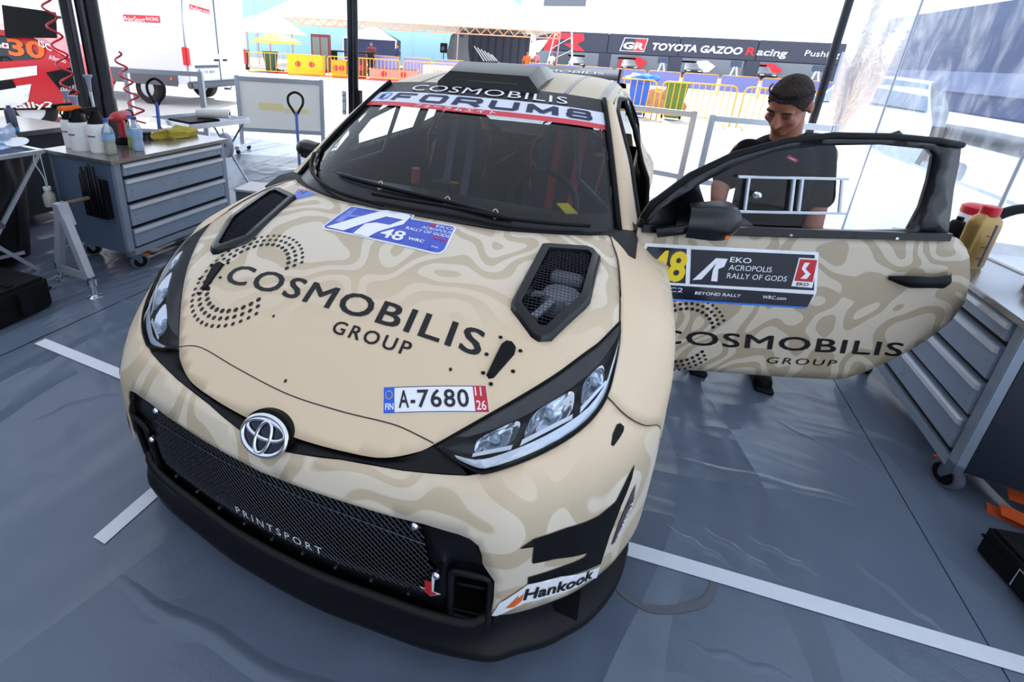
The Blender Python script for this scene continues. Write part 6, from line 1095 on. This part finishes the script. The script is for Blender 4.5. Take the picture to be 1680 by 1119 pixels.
panel('banner_stripe', [(.9, 2.0), (1.9, 2.0), (2.4, 3.2), (3.8, 3.2), (3.6, 2.9), (2.9, 2.75), (4.2, 2.1), (5.2, 2.1), (4.3, 2.8), (5.0, 3.2), (4.8, 3.85), (2.0, 3.85), (1.2, 3.2)], bl, rd, t, step=3); panel('banner_stripe', [(-2.4, .6), (-.4, .9), (.8, 2.2), (1.3, 3.1), (.2, 3.0), (-1.8, 2.2)], lambda x, z: (x, -.18, z), WINK, t, step=3)
for k, x in enumerate((7.4, 14.3, 21.4, 28.8, 35.5)): MB().box((x-.7, -.08, 0), (x+.5, .6, 2.05)).build('pier', bn, t)
for k, (x0, x1, m) in enumerate(((9.8, 13.0, rd), (17.5, 20.5, mat('bay_white', 'dfe3ea', .7)), (24.0, 27.5, rd), (1.5, 4.5, MATS['mark'])))  : MB().prism([(x0, .4), (x1-.6, .6), (x1, 1.3), (x1-1, 1.9), (x0, 1.7)], 8.6, 8.75, 'xz').build('bay_graphic', m, t)
def bay_car(label, lx):
    c_ = math.radians(9.6); p = (-10.6+lx*math.cos(c_)-2*math.sin(c_)*1, 50.2+lx*math.sin(c_)+2*math.cos(c_), 0); t = thing('service_car', label, 'car', p, 9.6, 'cars parked in the service bays')
    MB().grid([[(-.9, 0, .35), (-.5, -.12, .33), (.5, -.12, .33), (.9, 0, .35)], [(-.92, -.05, .7), (-.5, -.2, .72), (.5, -.2, .72), (.92, -.05, .7)], [(-.85, .3, .95), (-.5, .2, 1.0), (.5, .2, 1.0), (.85, .3, .95)], [(-.75, 1.0, 1.05), (-.4, .9, 1.1), (.4, .9, 1.1), (.75, 1.0, 1.05)], [(-.6, 1.6, 1.5), (-.3, 1.55, 1.55), (.3, 1.55, 1.55), (.6, 1.6, 1.5)], [(-.65, 3.6, 1.4), (-.3, 3.6, 1.45), (.3, 3.6, 1.45), (.65, 3.6, 1.4)]]).build('body', mat('bay_car', '3a3f4c', .35), t, True)
    MB().box((-.95, 3.3, 1.55), (.95, 3.7, 1.75)).build('wing', MBK, t); MB().box((-.6, -.22, .45), (.6, -.16, .65)).build('grille', MBK, t)
    for e in (-1, 1): MB().box((e*.55-.18, -.19, .72), (e*.55+.18, -.1, .82)).build('lamp', WHT, t); MB().lathe([(.32, -.1), (.32, .1)], (e*.82, .7, .32), 18, 'x').build('wheel', RUB, t)
    MB().box((-.95, -.28, .22), (.95, -.1, .34)).build('splitter', RED, t); return t
for lx, l_ in zip((4.6, 10.2, 16.6, 23.6, 31.2), ('left of the pink arrow, first', 'under the team logo, second', 'under the white lettering, third', 'left of the mechanic\'s head, fourth', 'right of the mechanic\'s head, fifth')): bay_car('dark rally car in the service bay '+l_+' from the left', lx)
def stand_screen(label, lx):
    c_ = math.radians(9.6); t = thing('service_screen', label, 'screen', (-10.6+lx*math.cos(c_), 50.0+lx*math.sin(c_), 0), 9.6, 'screens between the service bays'); MB().box((-.5, 0, 1.35), (.5, .08, 1.95), .02).build('screen', mat('screen_dark', '3b4a66', .3), t)
    for e in (-1, 1): MB().bar((e*.1, .04, 1.4), (e*.45, .04, 0), .12).build('leg', WHT, t)
for lx, l_ in zip((13.0, 19.8, 27.0, 33.6), ('first', 'second', 'third', 'fourth')): stand_screen('dark screen on white splayed legs between the bays, %s from the left' % l_, lx)
# ---- silver car and covered vehicle outside on the right
t = thing('parked_car', 'silver car parked outside behind the mechanic', 'car', (3.05, 7.4, 0), -28)
MB().grid(loft([[(-.1, 0, .25), (.8, -.1, .22), (1.8, 0, .25)], [(-.1, -.05, .65), (.8, -.15, .68), (1.85, -.05, .65)], [(0, .5, .85), (.85, .4, .92), (1.8, .5, .85)], [(.1, 1.1, .98), (.85, 1.05, 1.04), (1.7, 1.1, .98)], [(.3, 1.9, 1.42), (.85, 1.85, 1.47), (1.5, 1.9, 1.42)], [(.3, 3.2, 1.40), (.85, 3.2, 1.45), (1.5, 3.2, 1.40)], [(.1, 4.1, .9), (.85, 4.2, .95), (1.7, 4.1, .9)], [(.1, 4.2, .3), (.85, 4.3, .3), (1.7, 4.2, .3)]], 30, 16)).build('body', mat('silver_paint', 'b9c6d4', .3, .3), t, True)
MB().grid(loft([[(.16, 1.12, 1.0), (.85, 1.06, 1.06), (1.64, 1.12, 1.0)], [(.32, 1.85, 1.41), (.85, 1.8, 1.46), (1.48, 1.85, 1.41)]], 6, 10)).xf(Matrix.Translation((0, -.02, .015))).build('windscreen', mat('car_glass', '5d6f80', .1), t, True)
for x in (0.0, 1.7):
    for y in (.75, 3.4): MB().lathe([(.32, -.1), (.32, .1)], (x, y, .32), 20, 'x').build('wheel', RUB, t)
for e in (.05, 1.75): MB().box((e-.06, 1.25, .98), (e+.06, 1.45, 1.1), .03).build('mirror', mat('silver_paint'), t)
for e in (.1, 1.5): MB().box((e, -.1, .62), (e+.3, .15, .74), .03).build('headlight', mat('lamp_silver'), t)
t = thing('parked_truck', 'dark blue truck parked outside beyond the clear vinyl wall', 'truck', (8.2, 13.5, 0), 2); MB().box((0, -6, .7), (2.4, 7.5, 3.3), .05).build('box_body', mat('truck_blue', '3a4868', .5, noise=(.6, .5)), t); MB().box((0.2, 7.6, .6), (2.2, 9.2, 2.4), .1).build('cab', mat('truck_cab', '6f7f98', .4), t); MB().box((-.02, -5.8, 1.2), (0, 7.2, 1.7)).build('side_stripe', mat('truck_stripe', '6b7590', .5), t)
for y in (-4.5, -3.3, 5.5, 8.2):
    for x in (.25, 2.15): MB().lathe([(.45, -.15), (.45, .15)], (x, y, .45), 20, 'x').build('wheel', RUB, t)
